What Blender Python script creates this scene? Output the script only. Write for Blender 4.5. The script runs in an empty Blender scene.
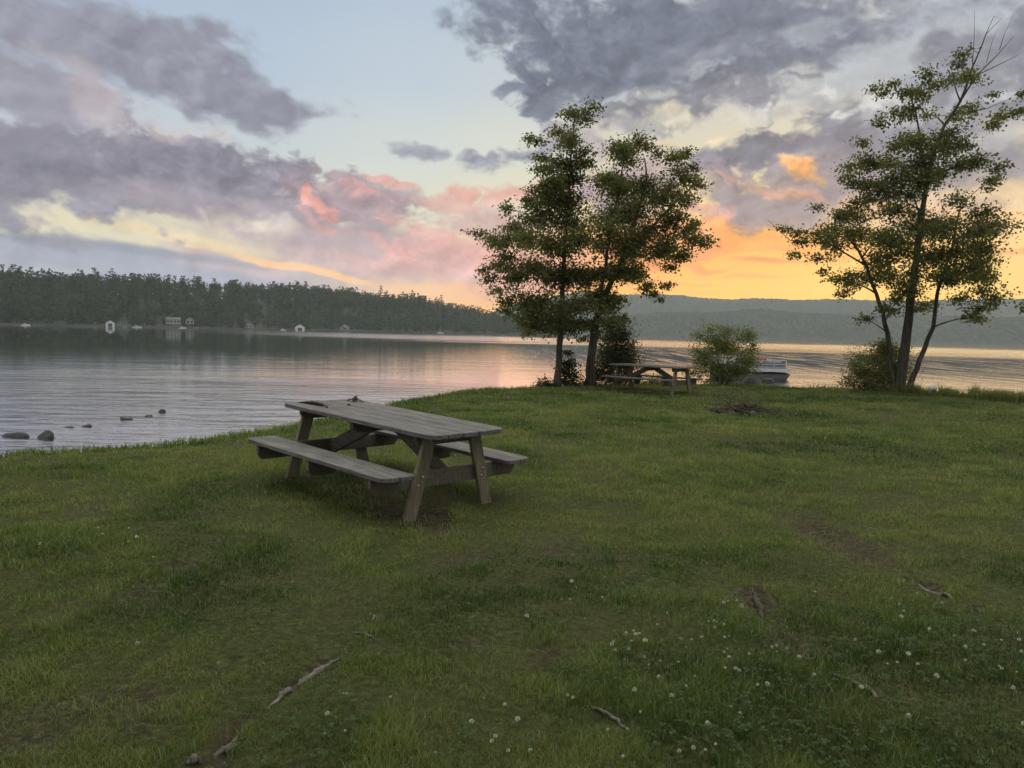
import bpy, bmesh, math, random
import numpy as np
from mathutils import Vector, Matrix

rng = np.random.default_rng(7)
random.seed(7)
SC = bpy.context.scene
COL = SC.collection
R = math.radians

# ---------------------------------------------------------------- camera
cam_d = bpy.data.cameras.new('camera')
cam = bpy.data.objects.new('camera', cam_d)
COL.objects.link(cam)
cam_d.sensor_width = 36.0
cam_d.lens = 36.0 * 770.0 / 1024.0
cam_d.clip_start = 0.05
cam_d.clip_end = 30000
PITCH, ROLL = R(3.83), R(1.26)
cam.matrix_world = Matrix.Translation((0, 0, 1.6)) @ Matrix.Rotation(R(90) - PITCH, 4, 'X') @ Matrix.Rotation(ROLL, 4, 'Z')
SC.camera = cam

# ---------------------------------------------------------------- noise helpers (numpy)
def _table(seed):
    return np.random.default_rng(seed).random((256, 256)).astype(np.float32)
_TABS = {}
def vnoise(x, y, seed=0):
    """smooth lattice noise in [0,1]"""
    if seed not in _TABS:
        _TABS[seed] = _table(seed + 1000)
    T = _TABS[seed]
    xi = np.floor(x).astype(np.int64); yi = np.floor(y).astype(np.int64)
    fx = (x - xi).astype(np.float32); fy = (y - yi).astype(np.float32)
    fx = fx * fx * fx * (fx * (fx * 6 - 15) + 10); fy = fy * fy * fy * (fy * (fy * 6 - 15) + 10)
    x0 = xi & 255; x1 = (xi + 1) & 255; y0 = yi & 255; y1 = (yi + 1) & 255
    a = T[x0, y0]; b = T[x1, y0]; c = T[x0, y1]; d = T[x1, y1]
    return (a + (b - a) * fx) * (1 - fy) + (c + (d - c) * fx) * fy
def fbm(x, y, seed=0, octs=4, gain=.5, lac=2.03):
    s = 0; a = 1; n = 0
    ca, sa = math.cos(.6), math.sin(.6)
    for o in range(octs):
        s = s + a * vnoise(x, y, seed + o); n += a
        x, y = (ca * x - sa * y) * lac + 17.3, (sa * x + ca * y) * lac + 5.7
        a *= gain
    return s / n
def sstep(a, b, x):
    t = np.clip((x - a) / (b - a), 0, 1)
    return t * t * (3 - 2 * t)

# ---------------------------------------------------------------- world: Nishita sky under a computed cloud deck
SUN_AZ, SUN_EL = R(24.0), R(6.0)
SKY_STRENGTH = 0.10
OVERHEAD_FILL = 3.7
HAZE, AIR_TOP, AIR_REACH, AIR_GLOW = 0.00013, 290.0, 4000.0, (.25, .26, .27)

def lin(c):
    c = np.asarray(c, np.float32) / 255.0
    return np.where(c <= .04045, c / 12.92, ((c + .055) / 1.055) ** 2.4)

def paint_sky(W=6144, H=3072):
    """colour and cover of the clouds by azimuth and elevation in degrees"""
    img = np.zeros((H, W, 4), np.float32)
    j0 = int(H * (0.5 - 4 / 180)) ; j1 = H
    el1 = (np.arange(j0, j1) + .5) / H * 180 - 90
    az1 = (np.arange(W) + .5) / W * 360 - 180          # 0 = straight ahead (+Y), positive to the right
    AZ, EL = np.meshgrid(az1.astype(np.float32), el1.astype(np.float32))
    # clear-sky tint: a table of colours over azimuth / elevation
    azk = [-180, -90, -45, -34, -20, -8, 0, 8, 16, 24, 34, 60, 110, 180]
    elk = [-4, 1, 3.2, 6, 9, 13, 18, 26, 45, 90]
    K = {
        -180: [(150,150,158)]*3 + [(160,158,168), (168,168,178), (172,176,190), (176,184,198), (180,190,204), (188,196,208), (192,198,208)],
        -34: [(196,188,178), (198,190,180), (206,198,182), (212,205,182), (205,203,192), (184,194,205), (168,184,204), (156,174,200), (176,192,210), (192,198,208)],
        -20: [(215,180,150), (220,186,154), (222,196,160), (222,212,176), (214,212,194), (192,202,208), (178,194,212), (164,182,206), (176,192,210), (192,198,208)],
        -8: [(232,176,132), (236,182,136), (234,190,150), (226,206,178), (216,214,196), (204,211,208), (188,201,213), (172,189,210), (176,192,210), (192,198,208)],
        0: [(246,180,112), (248,184,114), (240,184,138), (232,196,158), (224,214,186), (212,214,202), (194,203,208), (176,190,206), (178,192,208), (192,198,208)],
        8: [(254,190,86), (252,184,82), (250,184,82), (244,172,88), (232,202,152), (214,206,184), (196,199,198), (184,192,202), (180,190,206), (192,198,208)],
        16: [(255,196,80), (253,194,82), (251,194,86), (247,182,92), (238,204,148), (216,206,182), (198,200,198), (190,194,200), (180,190,206), (192,198,208)],
        24: [(255,200,86), (254,198,86), (251,200,98), (248,193,112), (238,208,158), (218,208,184), (200,201,198), (190,194,200), (180,190,206), (192,198,208)],
        34: [(252,200,100), (252,200,94), (248,202,110), (245,200,128), (240,212,160), (226,212,182), (208,206,194), (188,192,198), (180,190,206), (192,198,208)],
        60: [(222,178,130), (222,180,134), (220,186,146), (212,188,156), (204,190,168), (196,190,178), (184,186,184), (168,174,186), (178,188,204), (192,198,208)],
    }
    K[-90] = K[-180]; K[-45] = K[-34]; K[110] = K[-180]; K[180] = K[-180]
    tab = np.array([[K[a][i] for i in range(10)] for a in azk], np.float32)      # az, el, 3
    ai = np.interp(az1, azk, np.arange(len(azk))); ei = np.interp(el1, elk, np.arange(10))
    A0 = np.clip(ai.astype(int), 0, len(azk) - 2); E0 = np.clip(ei.astype(int), 0, 8)
    fa = (ai - A0)[None, :, None]; fe = (ei - E0)[:, None, None]
    fa = fa * fa * (3 - 2 * fa); fe = fe * fe * (3 - 2 * fe)
    C = (tab[A0][:, E0].transpose(1, 0, 2) * (1 - fa) * (1 - fe) + tab[A0 + 1][:, E0].transpose(1, 0, 2) * fa * (1 - fe)
         + tab[A0][:, E0 + 1].transpose(1, 0, 2) * (1 - fa) * fe + tab[A0 + 1][:, E0 + 1].transpose(1, 0, 2) * fa * fe).astype(np.float32)
    alpha = np.full(C.shape[:2], .82, np.float32)
    # warp fields shared by all clouds
    wx = (fbm(AZ / 6.5, EL / 4.0, 11, 5) - .5); wy = (fbm(AZ / 6.5 + 31, EL / 4.0 + 9, 21, 5) - .5)
    bx = (fbm(AZ / 1.7, EL / 1.2, 31, 3) - .5); by = (fbm(AZ / 1.7 + 7, EL / 1.2 + 3, 41, 3) - .5)
    AZw = AZ + wx * 7.0 + bx * 1.3; ELw = EL + wy * 4.2 + by * .9
    th = R(-16)                                       # the streaks fall to the right
    U = AZ * math.cos(th) + EL * math.sin(th); V = -AZ * math.sin(th) + EL * math.cos(th)
    n1 = fbm(U / 5.0, V / 1.9, 51, 6, .56)            # stringy
    n2 = fbm(AZ / 2.4 + bx * .9, EL / 1.7 + by * .9, 61, 6, .58)  # billowy
    n3 = fbm(AZ / .9, EL / .62, 71, 4, .55)
    puff = np.abs(fbm(AZw / 2.1, ELw / 1.5, 81, 4, .5) - .5) * 2   # cauliflower creases
    relief = (n2 - np.roll(np.roll(n2, W // 455, 1), -(H // 290), 0))              # light from the lower right

    def cloud(cx, cy, rx, ry, ang, col, a=1.0, soft=.5, rough=.9, kind='string', warp=1.0, shade=14):
        """one noisy cloud; (cx, cy) azimuth and elevation, ang in degrees (positive: rises to the right)"""
        m = max(rx, ry) * 1.9 + 5
        ja = np.searchsorted(el1, cy - m); jb = np.searchsorted(el1, cy + m)
        ia = np.searchsorted(az1, cx - m); ib = np.searchsorted(az1, cx + m)
        s = (slice(ja, jb), slice(ia, ib))
        x = AZ[s] + (AZw[s] - AZ[s]) * warp - cx; y = EL[s] + (ELw[s] - EL[s]) * warp - cy
        c, sn = math.cos(R(ang)), math.sin(R(ang))
        d = np.sqrt(((x * c + y * sn) / rx) ** 2 + ((-x * sn + y * c) / ry) ** 2)
        n = n1[s] if kind == 'string' else n2[s] if kind == 'billow' else (n1[s] + n2[s]) * .5
        f = (1.22 - d) + (n - .5) * 2.2 * rough + (n3[s] - .5) * .46 * rough
        mk = sstep(0, soft, f) * a * sstep(1.75, 1.25, d)
        mk = mk[..., None]
        shade = shade * {'string': .35, 'mix': .65, 'billow': .85}[kind]
        cc = np.array(col, np.float32)[None, None, :] + (relief[s] * shade * 6 + (puff[s] - .35) * -shade)[..., None]
        C[s] = C[s] * (1 - mk) + cc * mk
        alpha[s] = np.maximum(alpha[s], mk[..., 0] * 1.0)
    cloud(-29.8, 3.7, 21.24, 1.20, -1, (150, 152, 168), 0.97, 0.80, 0.12, 'string', 0.15)
    cloud(-30.4, 5.0, 14.92, 0.69, -3, (122, 132, 152), 0.95, 0.90, 0.25, 'string', 0.15)
    cloud(-33.0, 3.4, 4.70, 0.25, 1, (172, 174, 182), 0.60, 1.00, 0.30, 'string', 0.20)
    cloud(-13.4, 4.7, 14.71, 2.12, -6, (184, 164, 170), 0.90, 0.90, 0.45, 'string', 0.80)
    cloud(-22.1, 3.1, 12.75, 0.95, -4, (176, 164, 172), 0.80, 0.90, 0.30, 'string', 0.40)
    cloud(-4.8, 4.6, 11.01, 2.03, -2, (206, 160, 157), 0.90, 0.90, 0.40, 'mix', 0.80)
    cloud(-30.3, 6.3, 10.49, 0.62, -1, (213, 203, 176), 0.90, 0.90, 0.20, 'string', 0.20)
    cloud(-21.7, 5.6, 7.03, 0.34, -10, (222, 201, 164), 0.90, 0.70, 0.25, 'string', 0.25)
    cloud(-14.8, 4.1, 5.54, 0.32, -12, (238, 188, 140), 0.95, 0.70, 0.20, 'string', 0.20)
    cloud(-29.8, 3.7, 17.33, 1.46, -6, (148, 153, 171), 0.97, 0.50, 0.10, 'string', 0.12)
    cloud(-32.5, 3.3, 4.23, 0.25, 1, (172, 176, 186), 0.60, 1.00, 0.25, 'string', 0.20)
    cloud(-25.2, 4.9, 12.15, 0.33, -4, (134, 140, 159), 0.70, 1.00, 0.30, 'string', 0.15)
    cloud(-31.4, 6.3, 9.18, 0.68, -0, (215, 206, 178), 0.90, 0.80, 0.30, 'string', 0.25)
    cloud(-22.7, 5.8, 6.93, 0.40, -7, (222, 202, 166), 0.90, 0.70, 0.30, 'string', 0.20)
    cloud(-15.5, 4.2, 5.85, 0.28, -11, (236, 188, 142), 0.90, 0.80, 0.25, 'string', 0.15)
    cloud(-28.0, 9.7, 14.98, 2.97, -2, (129, 126, 142), 0.97, 0.50, 0.75, 'mix', 0.80)
    cloud(-30.3, 10.1, 9.39, 2.17, 2, (119, 117, 133), 0.90, 0.80, 0.60, 'mix', 0.80)
    cloud(-31.9, 11.4, 6.95, 1.52, 3, (133, 130, 146), 0.90, 0.70, 0.80, 'string', 0.80)
    cloud(-18.5, 9.9, 9.28, 2.52, -12, (131, 126, 141), 0.97, 0.50, 0.80, 'billow', 1.00)
    cloud(-22.0, 11.7, 3.80, 1.66, -4, (128, 125, 140), 0.90, 0.60, 0.90, 'billow', 1.00)
    cloud(-10.6, 8.4, 7.47, 2.09, -9, (163, 142, 151), 0.92, 0.70, 0.80, 'billow', 1.00)
    cloud(-18.8, 7.7, 12.57, 1.15, -4, (158, 146, 158), 0.85, 0.90, 0.70, 'string', 0.50)
    cloud(-15.5, 6.2, 8.93, 0.97, -5, (176, 158, 166), 0.80, 0.90, 0.60, 'string', 0.50)
    cloud(-18.8, 7.0, 3.97, 0.54, -7, (212, 198, 182), 0.60, 0.90, 1.00, 'billow', 1.00)
    cloud(-28.5, 17.5, 13.11, 2.59, -9, (146, 147, 162), 0.95, 0.80, 0.75, 'string', 0.80)
    cloud(-20.8, 15.9, 6.10, 1.96, -9, (138, 139, 155), 0.93, 0.80, 0.70, 'string', 0.80)
    cloud(-26.2, 16.7, 8.89, 1.75, -12, (140, 141, 157), 0.70, 0.90, 0.80, 'mix', 0.80)
    cloud(-31.2, 18.0, 8.12, 1.63, 1, (150, 150, 165), 0.85, 1.00, 0.70, 'string', 0.80)
    cloud(-31.0, 13.6, 5.44, 1.50, -16, (148, 145, 160), 0.90, 0.70, 0.80, 'string', 0.80)
    cloud(-27.4, 13.6, 4.65, 0.84, -25, (192, 178, 180), 0.55, 1.00, 0.90, 'string', 0.80)
    cloud(-22.3, 13.4, 2.77, 0.63, -14, (200, 180, 178), 0.50, 1.00, 0.90, 'billow', 1.00)
    cloud(-14.0, 9.4, 1.39, 0.48, -43, (226, 152, 142), 0.75, 1.00, 1.50, 'billow', 1.00)
    cloud(-12.7, 8.1, 1.82, 0.49, -43, (224, 156, 146), 0.70, 1.00, 1.50, 'billow', 1.00)
    cloud(-11.9, 9.4, 1.69, 0.41, -27, (222, 160, 150), 0.65, 1.00, 1.50, 'billow', 1.00)
    cloud(-12.3, 6.9, 1.41, 0.35, -38, (220, 154, 146), 0.60, 1.00, 1.50, 'billow', 1.00)
    cloud(-13.4, 7.1, 1.68, 0.56, -28, (214, 158, 153), 0.70, 1.00, 1.00, 'billow', 1.00)
    cloud(-10.2, 9.4, 1.57, 0.48, -22, (220, 162, 155), 0.70, 1.00, 1.40, 'billow', 1.00)
    cloud(-6.6, 6.9, 4.22, 1.00, -12, (220, 162, 154), 0.80, 1.00, 1.00, 'billow', 1.00)
    cloud(-9.1, 5.9, 3.96, 0.85, -20, (214, 152, 148), 0.75, 1.00, 1.00, 'billow', 1.00)
    cloud(-3.7, 9.0, 3.66, 0.85, 2, (220, 166, 156), 0.70, 0.90, 0.90, 'billow', 1.00)
    cloud(-8.6, 10.5, 2.01, 0.41, -2, (214, 160, 152), 0.85, 0.70, 0.70, 'billow', 1.00)
    cloud(-0.8, 9.5, 2.94, 0.91, 1, (228, 164, 150), 0.80, 0.90, 0.80, 'billow', 1.00)
    cloud(-1.8, 5.4, 7.00, 2.03, -4, (219, 164, 155), 0.70, 1.00, 0.60, 'mix', 0.80)
    cloud(-2.6, 7.3, 4.41, 1.00, -3, (196, 158, 158), 0.70, 0.90, 0.90, 'mix', 0.80)
    cloud(3.3, 5.2, 5.88, 2.03, 1, (236, 164, 138), 0.70, 1.00, 0.60, 'mix', 0.80)
    cloud(-7.5, 13.0, 1.58, 0.54, -2, (150, 152, 165), 0.85, 0.80, 0.90, 'billow', 1.00)
    cloud(-3.3, 12.9, 1.17, 0.54, 2, (148, 150, 163), 0.85, 0.80, 0.90, 'billow', 1.00)
    cloud(-0.7, 12.5, 2.49, 1.37, 1, (126, 130, 146), 0.90, 0.70, 0.80, 'billow', 1.00)
    cloud(10.4, 19.8, 12.60, 3.68, -8, (107, 114, 132), 0.97, 0.60, 0.80, 'mix', 0.80)
    cloud(4.0, 19.3, 5.41, 2.88, -0, (107, 114, 132), 0.95, 0.70, 0.80, 'billow', 1.00)
    cloud(1.9, 17.0, 4.36, 1.56, 1, (103, 110, 128), 0.95, 0.60, 0.80, 'billow', 1.00)
    cloud(18.8, 20.7, 11.03, 2.34, -5, (113, 120, 138), 0.95, 0.70, 0.90, 'mix', 0.80)
    cloud(21.7, 18.7, 5.64, 2.01, -0, (114, 120, 137), 0.90, 0.80, 1.00, 'mix', 0.80)
    cloud(8.1, 15.6, 6.42, 1.70, 4, (126, 127, 142), 0.90, 0.70, 0.90, 'billow', 1.00)
    cloud(14.3, 16.7, 6.14, 1.39, 5, (128, 128, 142), 0.90, 0.70, 0.90, 'billow', 1.00)
    cloud(23.5, 14.5, 7.35, 2.34, -13, (114, 116, 132), 0.97, 0.60, 0.90, 'billow', 1.00)
    cloud(29.4, 12.0, 5.54, 4.45, -5, (126, 126, 140), 0.92, 0.80, 0.90, 'mix', 0.80)
    cloud(30.2, 18.0, 5.99, 3.89, -8, (124, 128, 143), 0.95, 0.70, 0.80, 'mix', 0.80)
    cloud(17.5, 13.0, 6.30, 1.82, 2, (108, 108, 126), 0.97, 0.50, 0.80, 'billow', 1.00)
    cloud(3.1, 13.0, 4.37, 1.50, 0, (160, 150, 161), 0.80, 0.90, 0.80, 'billow', 1.00)
    cloud(9.0, 10.0, 7.15, 2.63, -0, (166, 146, 154), 0.88, 0.90, 0.80, 'billow', 1.00)
    cloud(16.4, 9.0, 8.09, 2.58, -1, (136, 126, 138), 0.94, 0.70, 0.80, 'billow', 1.00)
    cloud(22.2, 10.3, 5.65, 2.46, -3, (138, 129, 140), 0.92, 0.70, 0.90, 'billow', 1.00)
    cloud(28.5, 8.1, 5.09, 1.50, -3, (186, 162, 152), 0.75, 0.90, 0.90, 'mix', 0.80)
    cloud(9.9, 15.3, 4.66, 0.78, 4, (218, 208, 180), 0.85, 1.00, 1.10, 'billow', 1.00)
    cloud(16.1, 15.4, 5.04, 0.89, 7, (208, 204, 188), 0.85, 1.00, 1.10, 'billow', 1.00)
    cloud(22.2, 16.9, 5.61, 0.78, 9, (188, 192, 195), 0.85, 1.10, 1.20, 'string', 0.80)
    cloud(26.5, 18.5, 5.24, 0.91, 13, (180, 187, 193), 0.85, 1.10, 1.20, 'string', 0.80)
    cloud(19.7, 15.9, 4.51, 0.56, 6, (182, 182, 184), 0.60, 1.00, 1.20, 'string', 0.80)
    cloud(21.3, 20.5, 4.40, 0.52, 13, (172, 178, 186), 0.60, 1.10, 1.20, 'string', 0.80)
    cloud(12.9, 18.8, 6.20, 0.49, 21, (158, 160, 170), 0.55, 1.10, 1.20, 'string', 0.80)
    cloud(31.5, 13.3, 3.18, 1.05, 16, (186, 186, 184), 0.60, 1.00, 1.20, 'mix', 0.80)
    cloud(8.8, 16.5, 3.55, 0.58, 15, (196, 196, 188), 0.80, 1.10, 1.30, 'billow', 1.00)
    cloud(12.9, 18.0, 3.44, 0.50, 16, (176, 180, 186), 0.75, 1.10, 1.30, 'billow', 1.00)
    cloud(18.2, 17.4, 3.93, 0.55, 10, (190, 192, 190), 0.80, 1.10, 1.30, 'billow', 1.00)
    cloud(23.7, 16.3, 4.27, 0.60, 4, (196, 196, 192), 0.80, 1.10, 1.30, 'billow', 1.00)
    cloud(27.9, 15.4, 3.42, 0.59, 4, (186, 188, 190), 0.75, 1.10, 1.30, 'billow', 1.00)
    cloud(4.9, 16.1, 2.89, 0.52, 18, (180, 184, 188), 0.70, 1.10, 1.30, 'billow', 1.00)
    cloud(24.4, 20.2, 4.81, 0.57, 7, (166, 172, 182), 0.70, 1.10, 1.30, 'billow', 1.00)
    cloud(29.0, 19.5, 3.90, 0.88, 7, (170, 178, 188), 0.70, 1.10, 1.20, 'billow', 1.00)
    cloud(13.1, 13.7, 3.46, 0.59, 6, (230, 210, 168), 0.80, 1.00, 1.20, 'billow', 1.00)
    cloud(31.9, 7.0, 3.17, 0.98, -3, (240, 196, 130), 0.70, 1.00, 1.10, 'billow', 1.00)
    cloud(19.4, 11.3, 1.69, 0.72, -36, (246, 172, 98), 0.90, 1.00, 1.00, 'billow', 1.00)
    cloud(18.0, 9.8, 3.71, 0.60, -17, (226, 160, 130), 0.65, 1.00, 1.00, 'billow', 1.00)
    cloud(14.4, 6.7, 5.86, 0.91, -4, (250, 160, 78), 0.95, 1.00, 0.90, 'billow', 1.00)
    cloud(12.6, 8.1, 4.19, 0.90, -1, (222, 148, 132), 0.75, 1.00, 0.90, 'billow', 1.00)
    cloud(9.1, 6.6, 5.74, 1.28, 0, (236, 156, 112), 0.70, 1.00, 0.90, 'billow', 1.00)
    cloud(19.4, 6.9, 5.55, 0.75, -4, (248, 166, 80), 0.80, 1.00, 1.00, 'billow', 1.00)
    cloud(18.2, 5.4, 3.98, 0.21, -3, (216, 140, 86), 0.70, 0.90, 0.60, 'string', 0.30)
    cloud(12.7, 5.3, 4.20, 0.42, -4, (240, 150, 72), 0.70, 1.00, 0.90, 'mix', 0.80)
    cloud(10.6, 4.0, 4.27, 0.29, -2, (232, 140, 80), 0.50, 1.00, 0.80, 'string', 0.40)
    cloud(16.6, 4.3, 4.74, 0.21, -2, (240, 164, 76), 0.60, 1.00, 0.80, 'string', 0.40)
    cloud(20.1, 6.0, 3.89, 0.34, -4, (238, 150, 74), 0.60, 1.00, 1.00, 'mix', 0.80)
    cloud(24.6, 5.5, 4.26, 0.33, -3, (240, 168, 86), 0.55, 1.00, 1.00, 'mix', 0.80)
    cloud(25.0, 8.3, 4.21, 0.90, -2, (226, 178, 132), 0.70, 0.90, 0.90, 'mix', 0.80)
    cloud(31.8, 9.1, 3.70, 1.08, -4, (226, 192, 150), 0.70, 0.90, 0.90, 'mix', 0.80)
    cloud(30.9, 5.7, 4.33, 0.25, -2, (224, 150, 96), 0.60, 0.90, 0.60, 'string', 0.30)
    cloud(23.3, 6.7, 6.19, 0.60, -4, (240, 176, 98), 0.50, 1.00, 0.90, 'string', 0.60)
    # everything overhead and behind: broken grey evening cloud
    m = sstep(24, 34, EL + (np.abs(AZ) > 48) * 40)
    cov = sstep(.44, .62, fbm(U / 17, V / 9, 91, 5) ) * m * .8
    g = (150 + 34 * fbm(AZ / 8, EL / 8, 95, 4))[..., None] * np.array([1.0, 1.0, 1.06], np.float32)
    C = C * (1 - cov[..., None]) + g * cov[..., None]
    Lc = lin(np.clip(C, 0, 255)).astype(np.float32)
    over = sstep(26, 50, EL)[..., None]                # out of view, the high sky is boosted to add light on the lawn
    Lc = Lc * (1 + over * (np.array((1.08, 1.03, .84), np.float32) * OVERHEAD_FILL - 1))
    # the sky stands outside the evening air: undo what that air takes from and adds to it
    path = np.minimum(AIR_TOP / np.sin(np.radians(np.maximum(EL, .2))), AIR_REACH)
    T = np.exp(-HAZE * path)[..., None]
    Lc = np.maximum((Lc - np.array(AIR_GLOW, np.float32) * (1 - T)) / T, Lc * .25).astype(np.float32)
    img[j0:, :, :3] = Lc; img[j0:, :, 3] = alpha
    img[:j0, :, :3] = Lc[0][None]; img[:j0, :, 3] = .9
    # Blender's equirectangular map has -Y... roll so that column W/2 looks along +Y
    return img

def build_world():
    w = bpy.data.worlds.new('World'); SC.world = w; w.use_nodes = True
    nt = w.node_tree; nt.nodes.clear()
    out = nt.nodes.new('ShaderNodeOutputWorld'); bg = nt.nodes.new('ShaderNodeBackground')
    bg.inputs['Strength'].default_value = SKY_STRENGTH
    sky = nt.nodes.new('ShaderNodeTexSky'); sky.sky_type = 'NISHITA'; sky.sun_disc = False
    sky.sun_elevation = SUN_EL; sky.sun_rotation = SUN_AZ; sky.dust_density = 2.0
    env = nt.nodes.new('ShaderNodeTexEnvironment')
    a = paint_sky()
    a[..., :3] /= SKY_STRENGTH
    a = np.roll(a, -a.shape[1] // 4, 1)
    im = bpy.data.images.new('evening_clouds', a.shape[1], a.shape[0], alpha=True, float_buffer=True)
    im.colorspace_settings.name = 'Linear Rec.709'
    im.alpha_mode = 'CHANNEL_PACKED'
    im.pixels.foreach_set(np.ascontiguousarray(a).ravel())
    im.update()
    env.image = im; env.interpolation = 'Cubic'
    mix = nt.nodes.new('ShaderNodeMix'); mix.data_type = 'RGBA'
    L = nt.links
    mix.inputs[0].default_value = 0.97; L.new(sky.outputs[0], mix.inputs[6]); L.new(env.outputs['Color'], mix.inputs[7])
    L.new(mix.outputs[2], bg.inputs['Color']); L.new(bg.outputs[0], out.inputs[0])
    w.cycles.sampling_method = 'MANUAL'; w.cycles.sample_map_resolution = 512
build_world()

sd = bpy.data.lights.new('sun', 'SUN')
sun = bpy.data.objects.new('sun', sd); COL.objects.link(sun)
sd.energy = 0.25; sd.color = (1.0, .60, .26); sd.angle = R(50)
_d = Vector((math.sin(SUN_AZ) * math.cos(SUN_EL), math.cos(SUN_AZ) * math.cos(SUN_EL), math.sin(SUN_EL)))
sun.rotation_euler = _d.to_track_quat('Z', 'Y').to_euler()

vs = SC.view_settings
SC.display_settings.display_device = 'sRGB'
vs.view_transform = 'Standard'; vs.look = 'None'; vs.exposure = 0.0; vs.gamma = 1.0; vs.use_curve_mapping = False
SC.render.film_transparent = False
cy = SC.cycles
cy.use_denoising = True
cy.max_bounces = 6; cy.diffuse_bounces = 2; cy.glossy_bounces = 3; cy.transmission_bounces = 4; cy.volume_bounces = 1
cy.sample_clamp_indirect = 4.0
cy.use_adaptive_sampling = True; cy.adaptive_threshold = 0.01

# ---------------------------------------------------------------- mesh helpers
class MB:
    """collects vertices and faces, then links them as one mesh object"""
    def __init__(self):
        self.v = []; self.f = []; self.s = []
    def add(self, vs, fs, smooth=False):
        o = len(self.v)
        self.v.extend([tuple(map(float, p)) for p in vs]); self.f.extend([tuple(i + o for i in f) for f in fs]); self.s.extend([smooth] * len(fs))
    def box(self, c, size, rot=None, taper=None):
        sx, sy, sz = [k / 2 for k in size]
        b = min(sx, sy, sz) * .18
        pts = []
        # chamfered box: 24 corners
        bm = bmesh.new(); bmesh.ops.create_cube(bm, size=1)
        for v in bm.verts: v.co = Vector((v.co.x * size[0], v.co.y * size[1], v.co.z * size[2]))
        bmesh.ops.bevel(bm, geom=bm.edges[:], offset=min(b, .006), segments=1, affect='EDGES')
        m = Matrix.Translation(c) @ (rot.to_4x4() if rot is not None else Matrix())
        bm.verts.index_update()
        self.add([m @ v.co for v in bm.verts], [[v.index for v in f.verts] for f in bm.faces]); bm.free()
    def prism(self, poly, z0, z1, M=None, bev=0.0):
        """outline polygon in xy extruded in z"""
        bm = bmesh.new()
        vs = [bm.verts.new((x, y, z0)) for x, y in poly]
        f = bm.faces.new(vs)
        r = bmesh.ops.extrude_face_region(bm, geom=[f])
        for v in r['geom']:
            if isinstance(v, bmesh.types.BMVert): v.co.z = z1
        bmesh.ops.recalc_face_normals(bm, faces=bm.faces[:])
        if bev: bmesh.ops.bevel(bm, geom=bm.edges[:], offset=bev, segments=1, affect='EDGES')
        bm.verts.index_update(); M = M or Matrix()
        self.add([M @ v.co for v in bm.verts], [[v.index for v in f.verts] for f in bm.faces]); bm.free()
    def tube(self, pts, rad, n=7, cap=True, jag=0.0):
        pts = [Vector(p) for p in pts]
        if not hasattr(rad, '__len__'): rad = [rad] * len(pts)
        rings = []; up = Vector((0, 0, 1))
        prev = None
        for i, p in enumerate(pts):
            t = (pts[min(i + 1, len(pts) - 1)] - pts[max(i - 1, 0)])
            t = t.normalized() if t.length > 1e-9 else Vector((0, 0, 1))
            if prev is None:
                a = t.cross(Vector((1, 0, 0)) if abs(t.x) < .8 else Vector((0, 1, 0))).normalized()
            else:
                a = (prev - t * prev.dot(t)); a = a.normalized() if a.length > 1e-6 else t.orthogonal().normalized()
            prev = a; b = t.cross(a)
            rings.append([p + (a * math.cos(k * 2 * math.pi / n) + b * math.sin(k * 2 * math.pi / n)) * rad[i] * (1 + jag * random.uniform(-1, 1)) for k in range(n)])
        vs = [q for r in rings for q in r]; fs = []
        for i in range(len(pts) - 1):
            for k in range(n):
                fs.append((i * n + k, i * n + (k + 1) % n, (i + 1) * n + (k + 1) % n, (i + 1) * n + k))
        if cap: fs.append(tuple(range(n))[::-1]); fs.append(tuple((len(pts) - 1) * n + k for k in range(n)))
        self.add(vs, fs, True)
    def build(self, name, mat, parent=None, loc=None):
        me = bpy.data.meshes.new(name); me.from_pydata(self.v, [], self.f)
        me.polygons.foreach_set('use_smooth', self.s); me.materials.append(mat); me.update()
        return link(name, me, parent, loc)

def link(name, me, parent=None, loc=None):
    o = bpy.data.objects.new(name, me); COL.objects.link(o)
    if parent is not None: o.parent = parent
    if loc is not None: o.location = loc
    return o
def tag(o, label=None, cat=None, group=None, kind=None):
    if label: o['label'] = label
    if cat: o['category'] = cat
    if group: o['group'] = group
    if kind: o['kind'] = kind
    return o
def empty(name, loc=(0, 0, 0), rz=0):
    o = bpy.data.objects.new(name, None); COL.objects.link(o); o.location = loc; o.rotation_euler = (0, 0, rz)
    o.empty_display_size = .2
    return o
def fast_mesh(name, verts, quads, mat, attrs=None, smooth=False, n=4):
    """numpy arrays -> mesh; faces all of n corners"""
    me = bpy.data.meshes.new(name)
    V = np.ascontiguousarray(verts, np.float32); Q = np.ascontiguousarray(quads, np.int32)
    me.vertices.add(len(V)); me.vertices.foreach_set('co', V.ravel())
    me.loops.add(Q.size); me.loops.foreach_set('vertex_index', Q.ravel())
    me.polygons.add(len(Q)); me.polygons.foreach_set('loop_start', np.arange(0, Q.size, n, dtype=np.int32))
    me.polygons.foreach_set('use_smooth', np.full(len(Q), smooth))
    me.update(calc_edges=True)
    for k, a in (attrs or {}).items():
        at = me.attributes.new(k, 'FLOAT', 'POINT'); at.data.foreach_set('value', np.ascontiguousarray(a, np.float32).ravel())
    if mat: me.materials.append(mat)
    return me

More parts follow.
